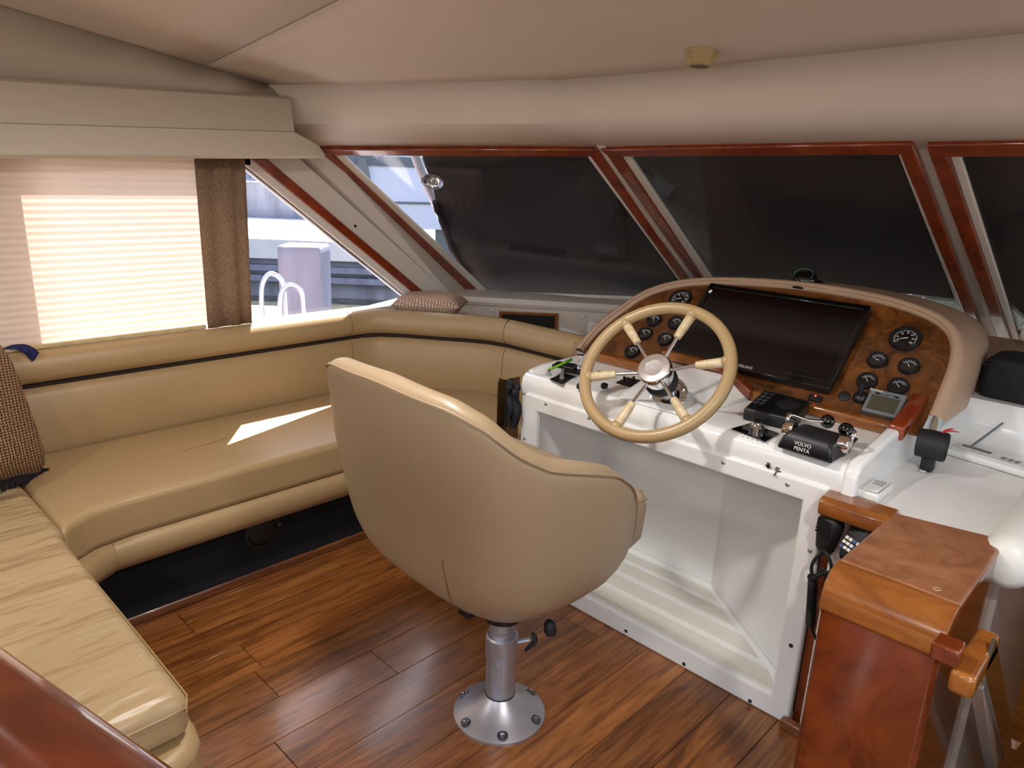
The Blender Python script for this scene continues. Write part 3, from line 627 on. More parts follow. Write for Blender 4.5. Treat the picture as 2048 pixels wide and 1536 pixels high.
# wood rails round the dash foot
obj('wood_rail', box(-1.545, -1.235, 1.968, 2.004, .7305, .762), CHERRY2, ipod, bevel=.008, seg=3)
obj('wood_rail', box(-.925, -.533, 1.968, 2.004, .7305, .762), CHERRY2, ipod, bevel=.008, seg=3)
obj('wood_rail', prism([(-1.235, 1.962, .795), (-1.005, 1.962, .795), (-1.0, 1.962, .815), (-1.01, 1.962, .823), (-1.235, 1.962, .823)], (0, .032, 0)), CHERRY2, ipod, bevel=.006, seg=3)
obj('wood_rail', prism([(-1.02, 1.957, .822), (-.918, 1.957, .765), (-.915, 1.957, .742), (-.93, 1.957, .738), (-1.035, 1.957, .798)], (0, .034, 0)), CHERRY, ipod, bevel=.006, seg=3)
obj('hump_facing', prism([(-1.27, 1.975, .73), (-.915, 1.975, .73), (-1.005, 1.975, .80), (-1.235, 1.975, .80)], (0, .05, 0)), CHERRY, ipod)
obj('wood_rail', prism([(-1.596, 1.985, .735), (-1.596, 2.2, .79), (-1.596, 2.2, .735)], (.03, 0, 0)), CHERRY2, ipod, bevel=.004)
obj('dash_deck', prism([(-1.72, 2.25, .80), (-.49, 2.25, .80), (-.49, 2.62, .83), (.9, 2.62, .83), (.9, 3.06, .86), (-1.72, 3.06, .84)], (0, 0, -.05)), bpy.data.materials['taupe_dash_leather'], ipod)
cap = [(1.925, .738), (1.92, .776), (2.11, .832), (2.16, .836), (2.16, .80), (1.99, .762)]
obj('wing_cap', prism([(-.528, y, z) for y, z in cap], (.038, 0, 0)), TRIMW, ipod, bevel=.005, seg=2)
# ---------------------------------------------------------------- monitor and displays on the dash
mo = thing('monitor', 'black flat screen monitor mounted on the burl dash', 'monitor', pp(-.985, .06, .01))
mc = pp(-.985, .213, .018)
obj('housing', obox(mc, PX, PT, PN, .262, .156, .014), BLACK, mo, bevel=.005)
obj('screen', obox(mc+PT*.006+PN*.0145, PX, PT, PN, .244, .134, .0006), SCREEN, mo)
for a, b, cx_, cy_ in ((.262, .009, 0, .147), (.262, .011, 0, -.145), (.009, .150, -.253, 0), (.009, .150, .253, 0)):
    obj('bezel_bar', obox(mc+PX*cx_+PT*cy_+PN*.0155, PX, PT, PN, a, b, .0025), BLACKG, mo, bevel=.0015)
text('brand_lettering', 'SAMSUNG', .0135, mc+PX*.0-PT*.1448+PN*.0182, PX, PT, MARK, mo)
obj('sticker', prism([mc+PX*q+PT*w+PN*.0183 for q, w in ((-.252, .118), (-.243, .128), (-.238, .120), (-.243, .110))], PN*.0004), MARK, mo)
mf = thing('chart_display', 'small grey display unit with olive screen beside the gauges', 'display', pp(-.57, .034, .004))
fx, fy = (pp(-.525, .10)-pp(-.615, .096)).normalized(), PT
fc = pp(-.580, .064, .011)
obj('housing', obox(fc, PX, PT, PN, .046, .038, .009), GREYP, mf, bevel=.004)
obj('screen', obox(fc-PT*.006+PN*.0092, PX, PT, PN, .036, .024, .0005), LCD, mf)
obj('bezel_line', obox(fc+PT*.024+PN*.0092, PX, PT, PN, .030, .003, .0004), BLACK, mf)
text('brand_lettering', 'Raytheon', .009, fc-PX*.03+PT*.033+PN*.0094, PX, PT, MARK, mf)
text('model_lettering', 'ST60 Tridata', .007, fc+PT*.0235+PN*.0098, PX, PT, mat('lcd_letter', (150, 160, 190), .5), mf)
dm = thing('compass', 'black dome compass with green ring on top of the tan dash brow', 'compass', at(1610, 572, 'Y', 2.36))
dq = at(1610, 570, 'Y', 2.36)
obj('base', lathe([(.058, 0), (.06, .004), (.05, .012), (.036, .016)], dq, (0, -.12, 1), 28), BLACK, dm, smooth=40)
obj('dome', lathe([(.036, .014), (.037, .026), (.030, .038), (.001, .043)], dq, (0, -.35, 1), 28), BLACKG, dm, smooth=60)
obj('green_ring', tube([dq+V((.03*math.cos(t), -.022+.012*math.sin(t), .036+.017*math.sin(t))) for t in [k*math.pi/12 for k in range(-2, 15)]], .0012, 5), mat('green_ring', (60, 110, 95), .4), dm)

# ---------------------------------------------------------------- steering wheel
wc = V((-1.05, 1.645, .852)); ty, tt = .099, .732
wn = V((math.sin(ty)*math.cos(tt), -math.cos(ty)*math.cos(tt), math.sin(tt))); wu = V((math.cos(ty), math.sin(ty), 0)); ww = wn.cross(wu)
sw = thing('steering_wheel', 'six spoke tan leather steering wheel with chrome hub', 'steering wheel', wc-wn*.14)
ring = lambda R, t: wc+wu*(R*math.cos(t))+ww*(R*math.sin(t))
obj('rim', tube([ring(.202, 2*math.pi*k/72) for k in range(72)], .0165, 14, True), WRIM, sw, smooth=80)
obj('rim_seam', tube([ring(.2175, 2*math.pi*k/72)-wn*.006 for k in range(72)], .0012, 5, True), STITCH, sw)
qa = onplane(1420, 727, wn, wc)-wc; A0 = math.atan2(qa.dot(ww), qa.dot(wu))
for k in range(6):
    t = A0+k*math.pi/3; d = wu*math.cos(t)+ww*math.sin(t)
    s = obj('spoke', cyl(wc+d*.03-wn*.012, wc+d*.12-wn*.001, .0052, n=12), CHROME, sw, smooth=60)
    obj('grip', lathe([(.006, 0), (.0105, .002), (.0125, .03), (.0135, .065), (.013, .078)], wc+d*.110-wn*.002, d+wn*.0, 16), IVORY, s, smooth=40)
    obj('rim_collar', ball(wc+d*.192, .0175, 12), WRIM, s, smooth=80)
hb = obj('hub', lathe([(.040, -.055), (.042, -.04), (.047, -.012), (.047, .004), (.045, .008)], wc, wn, 36), CHROME, sw, smooth=35)
obj('hub_cap', lathe([(.045, .0075), (.043, .0105), (.026, .0115), (.025, .010), (.012, .0095), (.001, .0095)], wc, wn, 36), mat('brushed_cap', (232, 228, 228), .22, .9), hb, smooth=35)
text('hub_emblem', 'VIA', .014, wc+wn*.0102, wu, ww, STEEL, hb)
obj('boot', lathe([(.03, -.078), (.046, -.072), (.047, -.056), (.040, -.054)], wc, wn, 32), RUBBER, sw, smooth=35)
obj('column', lathe([(.03, -.15), (.026, -.12), (.022, -.078)], wc, wn, 24), CHROME, sw, smooth=50)
obj('flange', lathe([(.054, -.139), (.054, -.134), (.046, -.129), (.03, -.125)], wc, wn, 32), CHROME, sw, smooth=40)
for k in range(3): t = 2*math.pi*k/3+.5; obj('bolt', lathe([(.006, -.132), (.006, -.126), (.003, -.124)], wc+(wu*math.cos(t)+ww*math.sin(t))*.043, wn, 8), CHROME, sw)

# ---------------------------------------------------------------- things on the console top
TZ = .7305
def flat(pts, z, h): return prism([V((a.x, a.y, z)) for a in (at(px, py, 'Z', z) for px, py in pts)], (0, 0, h))
th = thing('throttle', 'black twin lever throttle control with chrome hubs on the console', 'throttle', (-.625, 1.71, TZ))
b0 = [(-.692, 1.655), (-.556, 1.648), (-.556, 1.765), (-.692, 1.772)]
def ins(pl, k, dy=0): cx_ = sum(a for a, b in pl)/4; cy_ = sum(b for a, b in pl)/4; return [(cx_+(a-cx_)*k, cy_+(b-cy_)*k+dy) for a, b in pl]
obj('housing', loft([[V((a, b, z)) for a, b in ins(b0, k, dy)] for z, k, dy in ((TZ, 1, 0), (TZ+.006, 1, 0), (TZ+.030, .89, .0), (TZ+.043, .75, .0), (TZ+.049, .52, .0))]), mat('throttle_black', (32, 33, 37), .45), th, bevel=.008, seg=3)
text('maker_lettering', 'VOLVO\nPENTA', .0125, V((-.63, 1.6535, TZ+.019)), (1, -.05, 0), (0, .25, 1), MARK, th)
for x, px, py, nx in ((-.690, 1655, 843, -1), (-.556, 1692, 860, 1)):
    hcx = V((x, 1.715, TZ+.034))
    lv = obj('lever_hub', lathe([(.021, -.012), (.021, .008), (.018, .013), (.010, .014)], hcx, (nx, 0, 0), 24), mat('warm_chrome', (222, 212, 204), .12, 1) if nx else CHROME, th, smooth=35)
    kb = at(px, py, 'Y', 1.845 if nx < 0 else 1.80)
    obj('lever_arm', tube(crom([hcx+V((nx*.008, 0, 0)), hcx+V((nx*.012, .015, .03)), (hcx+kb)/2+V((nx*.006, 0, .012)), kb], 5), .0048, 10), CHROME, lv, smooth=80)
    obj('lever_knob', ball(kb, .0185, 20), BLACKG, lv, smooth=80)
ap = thing('autopilot_control', 'black autopilot panel with dial and buttons behind the knob plate', 'control panel', (-.79, 1.87, TZ))
aq = [(-.852, 1.79), (-.715, 1.80), (-.742, 1.955), (-.878, 1.955)]
obj('housing', loft([[V((a, b, z+(b-1.79)*.08)) for a, b in ins(aq, k)] for z, k in ((TZ, 1), (TZ+.028, 1), (TZ+.034, .95))]), BLACK, ap, bevel=.003)
az = lambda y: TZ+.0345+(y-1.79)*.08
obj('dial', lathe([(.034, 0), (.034, .002), (.028, .004), (.012, .003)], (-.775, 1.885, az(1.885)), (0, -.08, 1), 28), RUBBER, ap, smooth=35)
for k in range(8):
    x = -.853+.016*(k % 2); y = 1.84+.028*(k//2); x -= (y-1.84)*.12
    obj('button', box(x, x+.011, y, y+.018, az(y)-.001, az(y)+.002), mat('button_grey', (62, 64, 70), .5) if k == 0 else bpy.data.materials['button_grey'], ap, bevel=.001, seg=1)
obj('button', box(-.745, -.728, 1.815, 1.832, az(1.82)-.001, az(1.82)+.002), GREYP, ap, bevel=.001, seg=1)
kp = thing('rotary_switch', 'chrome rotary switch on a square black plate beside the throttle', 'switch', (-.77, 1.71, TZ))
obj('plate', flat(((1463, 858), (1532, 884), (1558, 868), (1502, 847)), TZ, .002), BLACKG, kp)
obj('knob', lathe([(.020, .002), (.020, .012), (.016, .015), (.012, .024), (.009, .026)], at(1513, 862, 'Z', TZ), (0, 0, 1), 20), CHROME, kp, smooth=30)
obj('knob_cap', lathe([(.011, .024), (.011, .03), (.006, .031)], at(1513, 862, 'Z', TZ), (0, 0, 1), 20), BLACK, kp, smooth=30)
obj('plate_lettering', join(*[box(-.80+.013*k, -.793+.013*k, 1.672, 1.675, TZ+.002, TZ+.0024) for k in range(5)]), GREYP, kp)
obj('switch_plate', flat(((1690, 905), (1700, 897), (1716, 878), (1700, 872), (1672, 893)), TZ, .0015), BLACKG, label='small black switch plate half hidden behind the throttle', cat='plate')
tt_ = thing('trim_tab_control', 'black flat paddle lever on a square black plate on the console', 'control', (-1.40, 1.70, TZ))
obj('plate', flat(((1099, 759), (1124, 769), (1151, 753), (1128, 747)), TZ, .002), BLACK, tt_)
q = at(1124, 758, 'Z', TZ)
obj('stem', lathe([(.009, .002), (.006, .012), (.0045, .022), (.005, .034)], q, (0, 0, 1), 12), GREYP, tt_, smooth=50)
obj('paddle', obox(q+V((-.012, .022, .038)), (.9, .3, 0), (-.3, .9, 0), (0, 0, 1), .033, .026, .005), BLACK, tt_, bevel=.003)
pn_ = thing('highlighter_pen', 'bright green pen resting across the black paddle lever', 'pen', at(1120, 730, 'Z', .78))
pa, pb = at(1098, 740, 'Z', .768), at(1143, 719, 'Z', .785)
obj('barrel', cyl(pa, pa.lerp(pb, .8), .0042), GREEN, pn_, smooth=60); obj('cap', cyl(pa.lerp(pb, .72), pb, .005), mat('dark_green', (70, 130, 30), .35), pn_, smooth=60)
obj('tip', cyl(pa+(pa-pb).normalized()*.008, pa, .0015, .004), CLEARAC, pn_)
q = at(1160, 733, 'Z', TZ); so = thing('socket_lighter', 'tall chrome plug in lighter socket at the console corner', 'socket', q)
obj('flange', lathe([(.018, 0), (.017, .004), (.011, .006)], q, (0, 0, 1), 20), CHROME, so, smooth=40); obj('barrel', lathe([(.0095, .005), (.0095, .04), (.011, .042), (.011, .05), (.008, .053)], q, (0, 0, 1), 20), CHROME, so, smooth=40)
obj('cap_band', lathe([(.0112, .040), (.0112, .046)], q, (0, 0, 1), 20, False), BLACK, so)
q = at(1097, 750, 'Z', TZ); obj('push_button', lathe([(.009, 0), (.009, .004), (.006, .006), (.006, .013), (.003, .015)], q, (0, 0, 1), 16), STEEL, smooth=40, label='tiny steel push button near the console left edge', cat='button')
for px, py, lb, r in ((1208, 782, 'lone black fluted knob low on the console top', .0115), (1160, 783, 'black fluted knob partly behind the wheel rim beside the paddle plate', .012), (1198, 757, 'black knob behind the left wheel spoke', .009)):
    q = at(px, py, 'Z', TZ); k_ = thing('control_knob', lb, 'knob', q)
    obj('stem', lathe([(.0055, 0), (.0045, .012)], q, (0, 0, 1), 10), STEEL, k_)
    obj('knob_head', lathe([(r*.7, .008), (r, .012), (r, .02), (r*.7, .024), (.002, .025)], q, (0, 0, 1), 10), BLACK, k_, smooth=30)
q = at(1150, 738, 'Z', TZ); k_ = thing('toggle_panel', 'small ridged black switch panel beside the chrome lighter socket', 'switch', q)
obj('plate', obox(q+V((.02, -.03, .003)), (.9, .3, 0), (-.3, .9, 0), (0, 0, 1), .03, .026, .003), BLACK, k_, bevel=.002)
obj('toggle', cyl(q+V((.025, -.03, .004)), q+V((.03, -.035, .024)), .004, .006), BLACK, k_)
q = at(1252, 766, 'Z', TZ); k_ = thing('wiper_switch', 'twin black toggle on a flat plate left of the steering hub', 'switch', q)
obj('plate', flat(((1231, 766), (1262, 775), (1285, 762), (1254, 755)), TZ, .002), BLACK, k_)
for px in (1249, 1268): a = at(px, 764, 'Z', TZ); obj('toggle', cyl(a, a+V((0, -.004, .018)), .003, .0045), BLACK, k_)
for k, (px, py) in enumerate(((1134, 700), (1152, 696))):
    a = V((-1.585, 1.95+.05*k, .70)); obj('clear_tube', cyl(a, a+V((0, .01, .085-.012*k)), .006, n=12), CLEARAC, smooth=60, label='thin clear acrylic tube standing behind the console left edge', cat='tube', group='clear tubes by the console')

# ---------------------------------------------------------------- acrylic pocket with dark gear left of the console
ac = thing('document_pocket', 'smoked acrylic pocket sheet fixed to the console left side', 'pocket', (-1.60, 1.63, .36))
obj('front_sheet', box(-1.60, -1.566, 1.60, 1.604, .36, .712), SMOKE, ac)
obj('side_sheet', box(-1.604, -1.600, 1.60, 1.70, .36, .70), SMOKE, ac)
gl = thing('glove_bundle', 'crumpled black gloves stuffed in the smoked acrylic pocket', 'gloves', (-1.60, 1.64, .5))
for k in range(5):
    c0 = V((-1.594+.012*(k % 3), 1.622+.02*(k//2), .655+.022*(k % 2)))
    obj('finger', tube(crom([c0+V((0, 0, -.11)), c0+V((.01, .004, -.06)), c0+V((-.006, .0, -.02)), c0+V((.012, -.004, .012+.005*k))], 4), [.012]*4+[.016]*5+[.013]*3+[.009], 10), mat('glove_black', (20, 22, 30), .7) if k == 0 else bpy.data.materials['glove_black'], gl, smooth=80)
# ---------------------------------------------------------------- papers behind the settee
q = [onplane(px, py, fn, f0+fn*.05) for px, py in ((1178, 642), (1226, 655), (1222, 668), (1173, 660))]
ppr = thing('brochure', 'folded white paper leaning against the wall beside the dash', 'paper', onplane(1195, 672, fn, f0+fn*.05))
obj('sheet', prism(q, fn*.001), PAPER, ppr)
obj('sheet', prism([q[3], q[2], onplane(1222, 668, fn, f0+fn*.05)+fn*.03+V((0, 0, -.02)), onplane(1175, 674, fn, f0+fn*.08)], fn*.001), PAPER, ppr)
obj('paper_scrap', prism([onplane(px, py, fn, f0+fn*.03) for px, py in ((1122, 654), (1165, 668), (1165, 674), (1118, 662))], fn*.001), PAPER, label='white paper scrap tucked behind the settee bolster', cat='paper')

# ---------------------------------------------------------------- helm chair
CP = V((-1.103, 1.145, 0))
ch = thing('helm_chair', 'tan leather bucket helm chair on an aluminium pedestal', 'chair', CP)
half = [(.245, .185), (.272, .10), (.283, .0), (.280, -.10), (.262, -.19), (.215, -.255), (.13, -.287), (0, -.296)]
plan = crom([(a, b, 0) for a, b in half]+[(-a, b, 0) for a, b in half[-2::-1]], 6)
NPL = len(plan); ZB = .30
RU = [0, .045, .09, .15, .25, .38, .50, .60, .70, .80, 1]; RZ = [.573, .65, .711, .754, .798, .83, .853, .886, .933, .956, .966]
ZZ = [.268, .272, .285, .31, .35, .42, .50, .60, .70, .80, .96]; RR = [0, .231, .412, .503, .654, .868, .935, .962, .985, .987, .986]
def rimz(i): u = i/(NPL-1); u = min(u, 1-u)*2; return .56+(lerp(u, list(zip(RU, RZ)))-.56)*1.1118-.0648
cth, sth = math.cos(.0415), math.sin(.0415)
def cpos(x, y, z):                       # chair frame to world: lean of the back, slight swivel, offset on the pedestal
    y -= .0927*max(0, z-.5)*(1 if y < -.1 else .3+.7*max(0, min(1, (.0-y)/.1)) if y < 0 else .3)
    return V((x*cth+y*sth-1.103-.0742, -x*sth+y*cth+1.145+.0366, z))
cc = V((0, .035, 0)); outer, t_ = [], .030; NV = 14
for i, q in enumerate(plan):
    zr_ = rimz(i)-t_; col_ = []; nin = (cc-q).normalized()
    for k in range(NV+1):
        z = ZB+(zr_-ZB)*(k/NV)**1.15; r = lerp(z-(ZB-.268), list(zip(ZZ, RR))); d = (q-cc)*r; col_.append(V((d.x*1.30, cc.y+d.y*1.0545, z)))
    e = col_[-1]
    for k in range(1, 7):
        t = math.pi*k/6; col_.append(e+nin*(t_*1.15*(1-math.cos(t)))+V((0, 0, t_*math.sin(t))))
    e = col_[-1]
    for z_ in (.08, .18): col_.append(V((e.x, e.y, max(.5, e.z-z_)))+nin*.012)
    outer.append([cpos(*p) for p in col_])
obj('shell', loft(outer, False), LEATHER2, ch, smooth=75, sub=1)
pip = [outer[i][NV+1]+(outer[i][NV+1]-outer[i][NV+3]).normalized()*.001 for i in range(NPL)]
obj('piping', tube(pip, .003, 6), LEATHER2, ch, smooth=60)
obj('stitching', tube([outer[i][NV]+(outer[i][NV]-V((CP.x, CP.y, outer[i][NV].z))).normalized()*.0006+V((0, 0, .012)) for i in range(NPL)], .0009, 4), STITCH, ch)
mid = NPL//2-6
obj('back_seam', tube([outer[mid][k]+(outer[mid][k]-V((CP.x, CP.y+.1, outer[mid][k].z))).normalized()*.001 for k in range(1, 8)], .0011, 4), STITCH, ch)
sq = [(-.26, -.20), (.26, -.20), (.285, .10), (.292, .235), (.26, .262), (-.26, .262), (-.292, .235), (-.285, .10)]
obj('seat_cushion', loft([[cpos(a*k, b*k, z) for a, b in sq] for z, k in ((.46, .90), (.50, .98), (.58, 1), (.618, .97))]), LEATHER2, ch, bevel=.02, seg=3)
obj('seat_piping', tube([cpos(a*.985, b*.985, .607) for a, b in sq], .003, 6, True), LEATHER2, ch, smooth=60)
obj('underframe', lathe([(.05, .288), (.055, .306)], CP, (0, 0, 1), 24), BLACK, ch)
pd = obj('pedestal_base', lathe([(.119, 0), (.119, .006), (.114, .009), (.09, .022), (.06, .040), (.044, .056), (.038, .062)], CP, (0, 0, 1), 48), STEEL, ch, smooth=40)
for k in range(6):
    t = .35+k*math.pi/3; d = V((math.cos(t), math.sin(t), 0)); q = CP+d*.1+V((0, 0, .010))
    s = obj('bolt_recess', lathe([(.014, 0), (.014, .0075), (.010, .0085)], q, (d*.30+V((0, 0, 1))), 16), mat('recess_grey', (96, 98, 110), .4, .8) if k == 0 else bpy.data.materials['recess_grey'], pd, smooth=40)
    obj('bolt', lathe([(.006, .006), (.006, .011), (.003, .0125)], q+d*.003, (0, 0, 1), 8), CHROME, pd)
obj('post', lathe([(.038, .06), (.0375, .165), (.0385, .168), (.041, .172), (.041, .232), (.037, .236)], CP, (0, 0, 1), 36), STEEL, ch, smooth=35)
obj('post_ring', lathe([(.0385, .0605), (.0395, .063), (.0385, .0655)], CP, (0, 0, 1), 36, False), BLACK, ch)
obj('inner_shaft', lathe([(.030, .23), (.030, .243), (.033, .245), (.033, .252), (.030, .254), (.030, .30)], CP, (0, 0, 1), 30), STEEL, ch, smooth=35)
hd = obj('clamp_lever', tube([CP+V((.03, .025, .215)), CP+V((.055, .045, .226))], .006, 10), STEEL, ch)
obj('lever_grip', tube(crom([CP+V((.058, .05, .243)), CP+V((.064, .054, .222)), CP+V((.05, .042, .198)), CP+V((.046, .038, .19))], 4), [.007, .009, .011, .012, .012, .011, .01, .009, .008, .007, .006, .005, .004], 10, flat=.55), RUBBER, hd, smooth=70)
obj('slide_knob', lathe([(.004, -.01), (.014, .0), (.017, .02), (.014, .03)], CP+V((.085, .08, .272)), (.2, .1, -1), 16), RUBBER, ch, smooth=50)
obj('slide_catch', box(CP.x-.085, CP.x-.045, CP.y-.075, CP.y-.045, .285, .305), BLACK, ch, bevel=.003)

# ---------------------------------------------------------------- side counter, post, stair side
sc_ = thing('side_counter', 'white fibreglass side counter with raised back beside the helm', 'counter', (-.35, 2.0, 0))
obj('counter_top', prism([(-.502, 1.66, .655), (-.195, 1.66, .655), (-.195, 2.345, .655), (-.502, 2.345, .655)], (0, 0, -.03)), GEL, sc_)
cv = [(1.66, .6555), (2.25, .6555), (2.30, .662), (2.322, .68), (2.33, .71), (2.335, .765), (2.35, .783), (2.62, .79), (2.62, .60), (1.66, .60)]
obj('back_shelf', loft([[V((x, y, z)) for y, z in cv[1:-2]+[(2.62, .62), (2.25, .62)]] for x in (-.503, 1.6)]), GEL, sc_, smooth=40)
obj('sill', box(-.46, .5, 2.93, 3.1, .865, .915), PILLAR, sc_, bevel=.015, seg=3)
obj('base_side', box(-.215, -.195, 1.69, 2.9, -1.0, .64), STAIR, sc_)
bo = []
for y, k in ((1.635, .55), (1.65, .85), (1.68, 1), (1.9, 1), (2.3, 1)):
    bo.append([V((-.19+k*(.055*math.cos(t)), y, .628+k*(.058*math.sin(t)))) for t in [2*math.pi*j/20 for j in range(20)]])
obj('white_bolster', loft(bo), mat('white_vinyl', (226, 226, 220), .4, bump=.3, bscale=20, bdist=.006), smooth=70, label='white padded vinyl bolster along the side counter edge', cat='bolster')
gq0 = at(1867, 852, 'X', -.497)
gm = [V((-.496, gq0.y+.020*math.cos(t), gq0.z+.026*math.sin(t))) for t in [2*math.pi*k/24 for k in range(24)]]
obj('grommet_ring', tube(gm, .005, 8, True), mat('tan_grommet', (190, 168, 140), .5), hc, smooth=60)
wpst = thing('wooden_post', 'glossy cherry wood post with a rounded top beside the stairs', 'post', (-.31, 1.48, 0))
arc = [(1.285+.062*(1-math.sin(t)), .598+.062*math.cos(t)) for t in [math.radians(90-15*k) for k in range(7)]]
obj('body', prism([(-.412, y, z) for y, z in [(1.287, 0), (1.287, .592), (1.35, .648), (1.69, .650), (1.69, 0)]], (.207, 0, 0)), CHERRY, wpst, bevel=.012, seg=3)
prof = [(1.2835, .585)]+arc+[(1.352, .6605)]; prof = prof+[(y+.012, z-.014) for y, z in prof[::-1]]
obj('rounded_nosing', loft([[V((x, y, z)) for y, z in prof] for x in (-.4135, -.408, -.212, -.2035)]), CHERRY2, wpst, smooth=40, bevel=.004)
obj('top_panel', prism([(-.412, 1.352, .648), (-.204, 1.352, .648), (-.204, 1.68, .648), (-.225, 1.70, .648), (-.412, 1.66, .648)], (0, 0, .0125)), CHERRYTOP, wpst, bevel=.006, seg=2)
mk = mat('ink_mark', (60, 34, 12), .5)
a = at(1698, 1157, 'Z', .640); sN = V((0, .62, .78))
obj('ink_mark', join(tube([a+V((.008*math.cos(t), .007*math.sin(t), .0078*math.sin(t)+.0015)) for t in [2*math.pi*k/16 for k in range(16)]], .0006, 4, True), tube([a+V((-.013, -.006, -.004)), a+V((-.011, .005, .009))], .0006, 4), ball(a+V((-.011, .009, .013)), .001, 6)), mk, wpst)
a = at(1874, 1178, 'Z', .661)
obj('plug_ring', tube([a+V((.006*math.cos(t), .006*math.sin(t), 0)) for t in [2*math.pi*k/16 for k in range(16)]], .0007, 4, True), BEIGEP, wpst)
wn_ = thing('wood_nosing', 'orange varnished wood edge with recessed panel beside the console', 'trim', (-.48, 1.65, 0))
obj('nosing', loft([[V((x, y, z)) for y, z in ((1.612, .618), (1.606, .63), (1.608, .652), (1.62, .662), (1.675, .664), (1.675, .612), (1.63, .612))] for x in (-.556, -.548, -.405)]), CHERRY2, wn_, smooth=35, bevel=.003)
obj('recess_panel', box(-.553, -.405, 1.672, 1.69, 0, .615), CHERRY, wn_)
obj('cleat', box(-.553, -.532, 1.655, 1.673, .55, .615), CHERRY2, wn_, bevel=.002)
obj('cleat_screw', ball((-.542, 1.654, .573), .004, 8), BLACK, wn_)
obj('toe_block', box(-.57, -.43, 1.63, 1.655, .0, .028), SKIRT, wn_, bevel=.004)
# hand rail on the stair side
hr = thing('stair_handrail', 'varnished wood stair handle with glossy dark panel beside the post', 'handrail', (-.16, 1.6, .3))
HX = -.155
def hp(px, py, x=HX): return at(px, py, 'X', x)
q_ = hp(1912, 1312, -.172); obj('wall_stub', box(-.206, -.166, q_.y-.012, q_.y+.03, q_.z-.016, q_.z+.014), CHERRY, hr, bevel=.004)
c0, c1 = hp(1925, 1365), hp(1972, 1285); ax = (c1-c0).normalized(); an = V((1, 0, 0)); bn = ax.cross(an)
obj('handle_block', obox((c0+c1)/2, ax, bn, an, (c1-c0).length/2+.012, .02, .018), CHERRY2, hr, bevel=.009, seg=3)
pA, pB = hp(1955, 1360, HX), hp(1985, 1545, HX)
obj('brace_bar', obox((pA+pB)/2, (pB-pA), bn.cross(pB-pA).cross(pB-pA) if False else V((1, 0, 0)).cross(pB-pA), V((1, 0, 0)), (pB-pA).length/2, .012, .012), STAIR, hr, bevel=.002)
pl_ = [hp(1962, 1345, HX+.012), hp(1984, 1275, HX+.012), hp(2030, 1505, HX+.012), hp(2010, 1536, HX+.012)]
obj('gloss_panel', prism(pl_, (.006, 0, 0)), mat('dark_gloss_panel', (70, 58, 50), .06, coat=1), hr)
obj('hook', obox(hp(2032, 1490, HX+.02), (.2, .5, .6), (0, 1, -.5), (1, 0, 0), .014, .008, .008), CHERRY2, hr, bevel=.002)
obj('stair_landing', box(-.2, 1.6, 1.75, 3.0, -1.05, -1.0), STAIR, kind='structure')
obj('door_1', box(-.195, .8, 2.78, 2.83, -1.0, .62), BROWNW, kind='structure', label='honey coloured wooden companionway door')
obj('wall_stairwell', box(.62, .66, 1.72, 2.9, -1.0, .8), STAIR, kind='structure')

# ---------------------------------------------------------------- things on the side counter
swb = thing('light_switch_box', 'small white switch box with slots lying on the side counter', 'switch box', (-.497, 1.755, .656))
ux_, uy_ = V((.93, -.36, 0)).normalized(), V((.36, .93, 0)).normalized()
cb_ = V((-.478, 1.735, .667))
obj('box_body', obox(cb_, (1, 0, 0), (0, 1, 0), (0, 0, 1), .024, .05, .010), WHITEP, swb, bevel=.006, seg=3)
obj('top_plate', obox(cb_+V((0, 0, .0105)), (1, 0, 0), (0, 1, 0), (0, 0, 1), .019, .044, .0012), CHROME, swb, bevel=.001)
obj('label_plate', obox(cb_+V((0, 0, .0118)), (1, 0, 0), (0, 1, 0), (0, 0, 1), .017, .040, .0008), WHITEP, swb)
for k in range(4):
    for j in range(2): obj('slot', obox(cb_+V((-.009+.006*k, .012+.017*j, .0127)), (1, 0, 0), (0, 1, 0), (0, 0, 1), .0013, .006, .0004), GREYP, swb)
si = thing('horn_siren', 'black cylindrical horn siren with red wires on the side counter', 'siren', (-.455, 1.99, .656))
s0 = at(1866, 890, 'Y', 2.0)
obj('drum', lathe([(.030, -.036), (.036, -.034), (.0375, -.005), (.0375, .028), (.034, .032), (.033, .026)], s0, (1, .12, 0), 32), RUBBER, si, smooth=35)
obj('drum_back', lathe([(.001, -.0375), (.02, -.0372), (.031, -.0355)], s0, (1, .12, 0), 24, False), RUBBER, si, smooth=60)
obj('bracket', loft([[V((s0.x-.018+k*.0, s0.y-.012, z)) for k in (0,)]+[V((s0.x+.012, s0.y-.014, z)), V((s0.x+.012, s0.y+.012, z)), V((s0.x-.018, s0.y+.012, z))] for z in (.657, .70, s0.z)]), RUBBER, si, bevel=.004)
obj('clip', box(s0.x-.012, s0.x+.002, s0.y-.03, s0.y-.012, .657, .665), CHROME, si, bevel=.002)
for k in range(4):
    a = s0+V((.012, .0, .036)); obj('wire', tube(crom([a, a+V((.006+.004*k, .006, .008)), a+V((.018+.007*k, .02-.01*k, .012+.003*(k % 2)))], 4), .0013, 5), RED, si)
fo = thing('cordless_handset', 'white handset base with antenna and small screen on the counter', 'telephone', (-.36, 2.2, .656))
pu_, pv_ = V((.985, -.17, 0)).normalized(), V((.17, .985, 0)).normalized()
fc_ = V((-.325, 2.185, .667))
obj('body', obox(fc_, pu_, pv_, (0, 0, 1), .118, .038, .011), WHITEP, fo, bevel=.010, seg=4)
obj('top_face', obox(fc_+V((0, .004, .0115)), pu_, pv_, (0, -.06, 1), .108, .030, .0015), WHITEP, fo, bevel=.001)
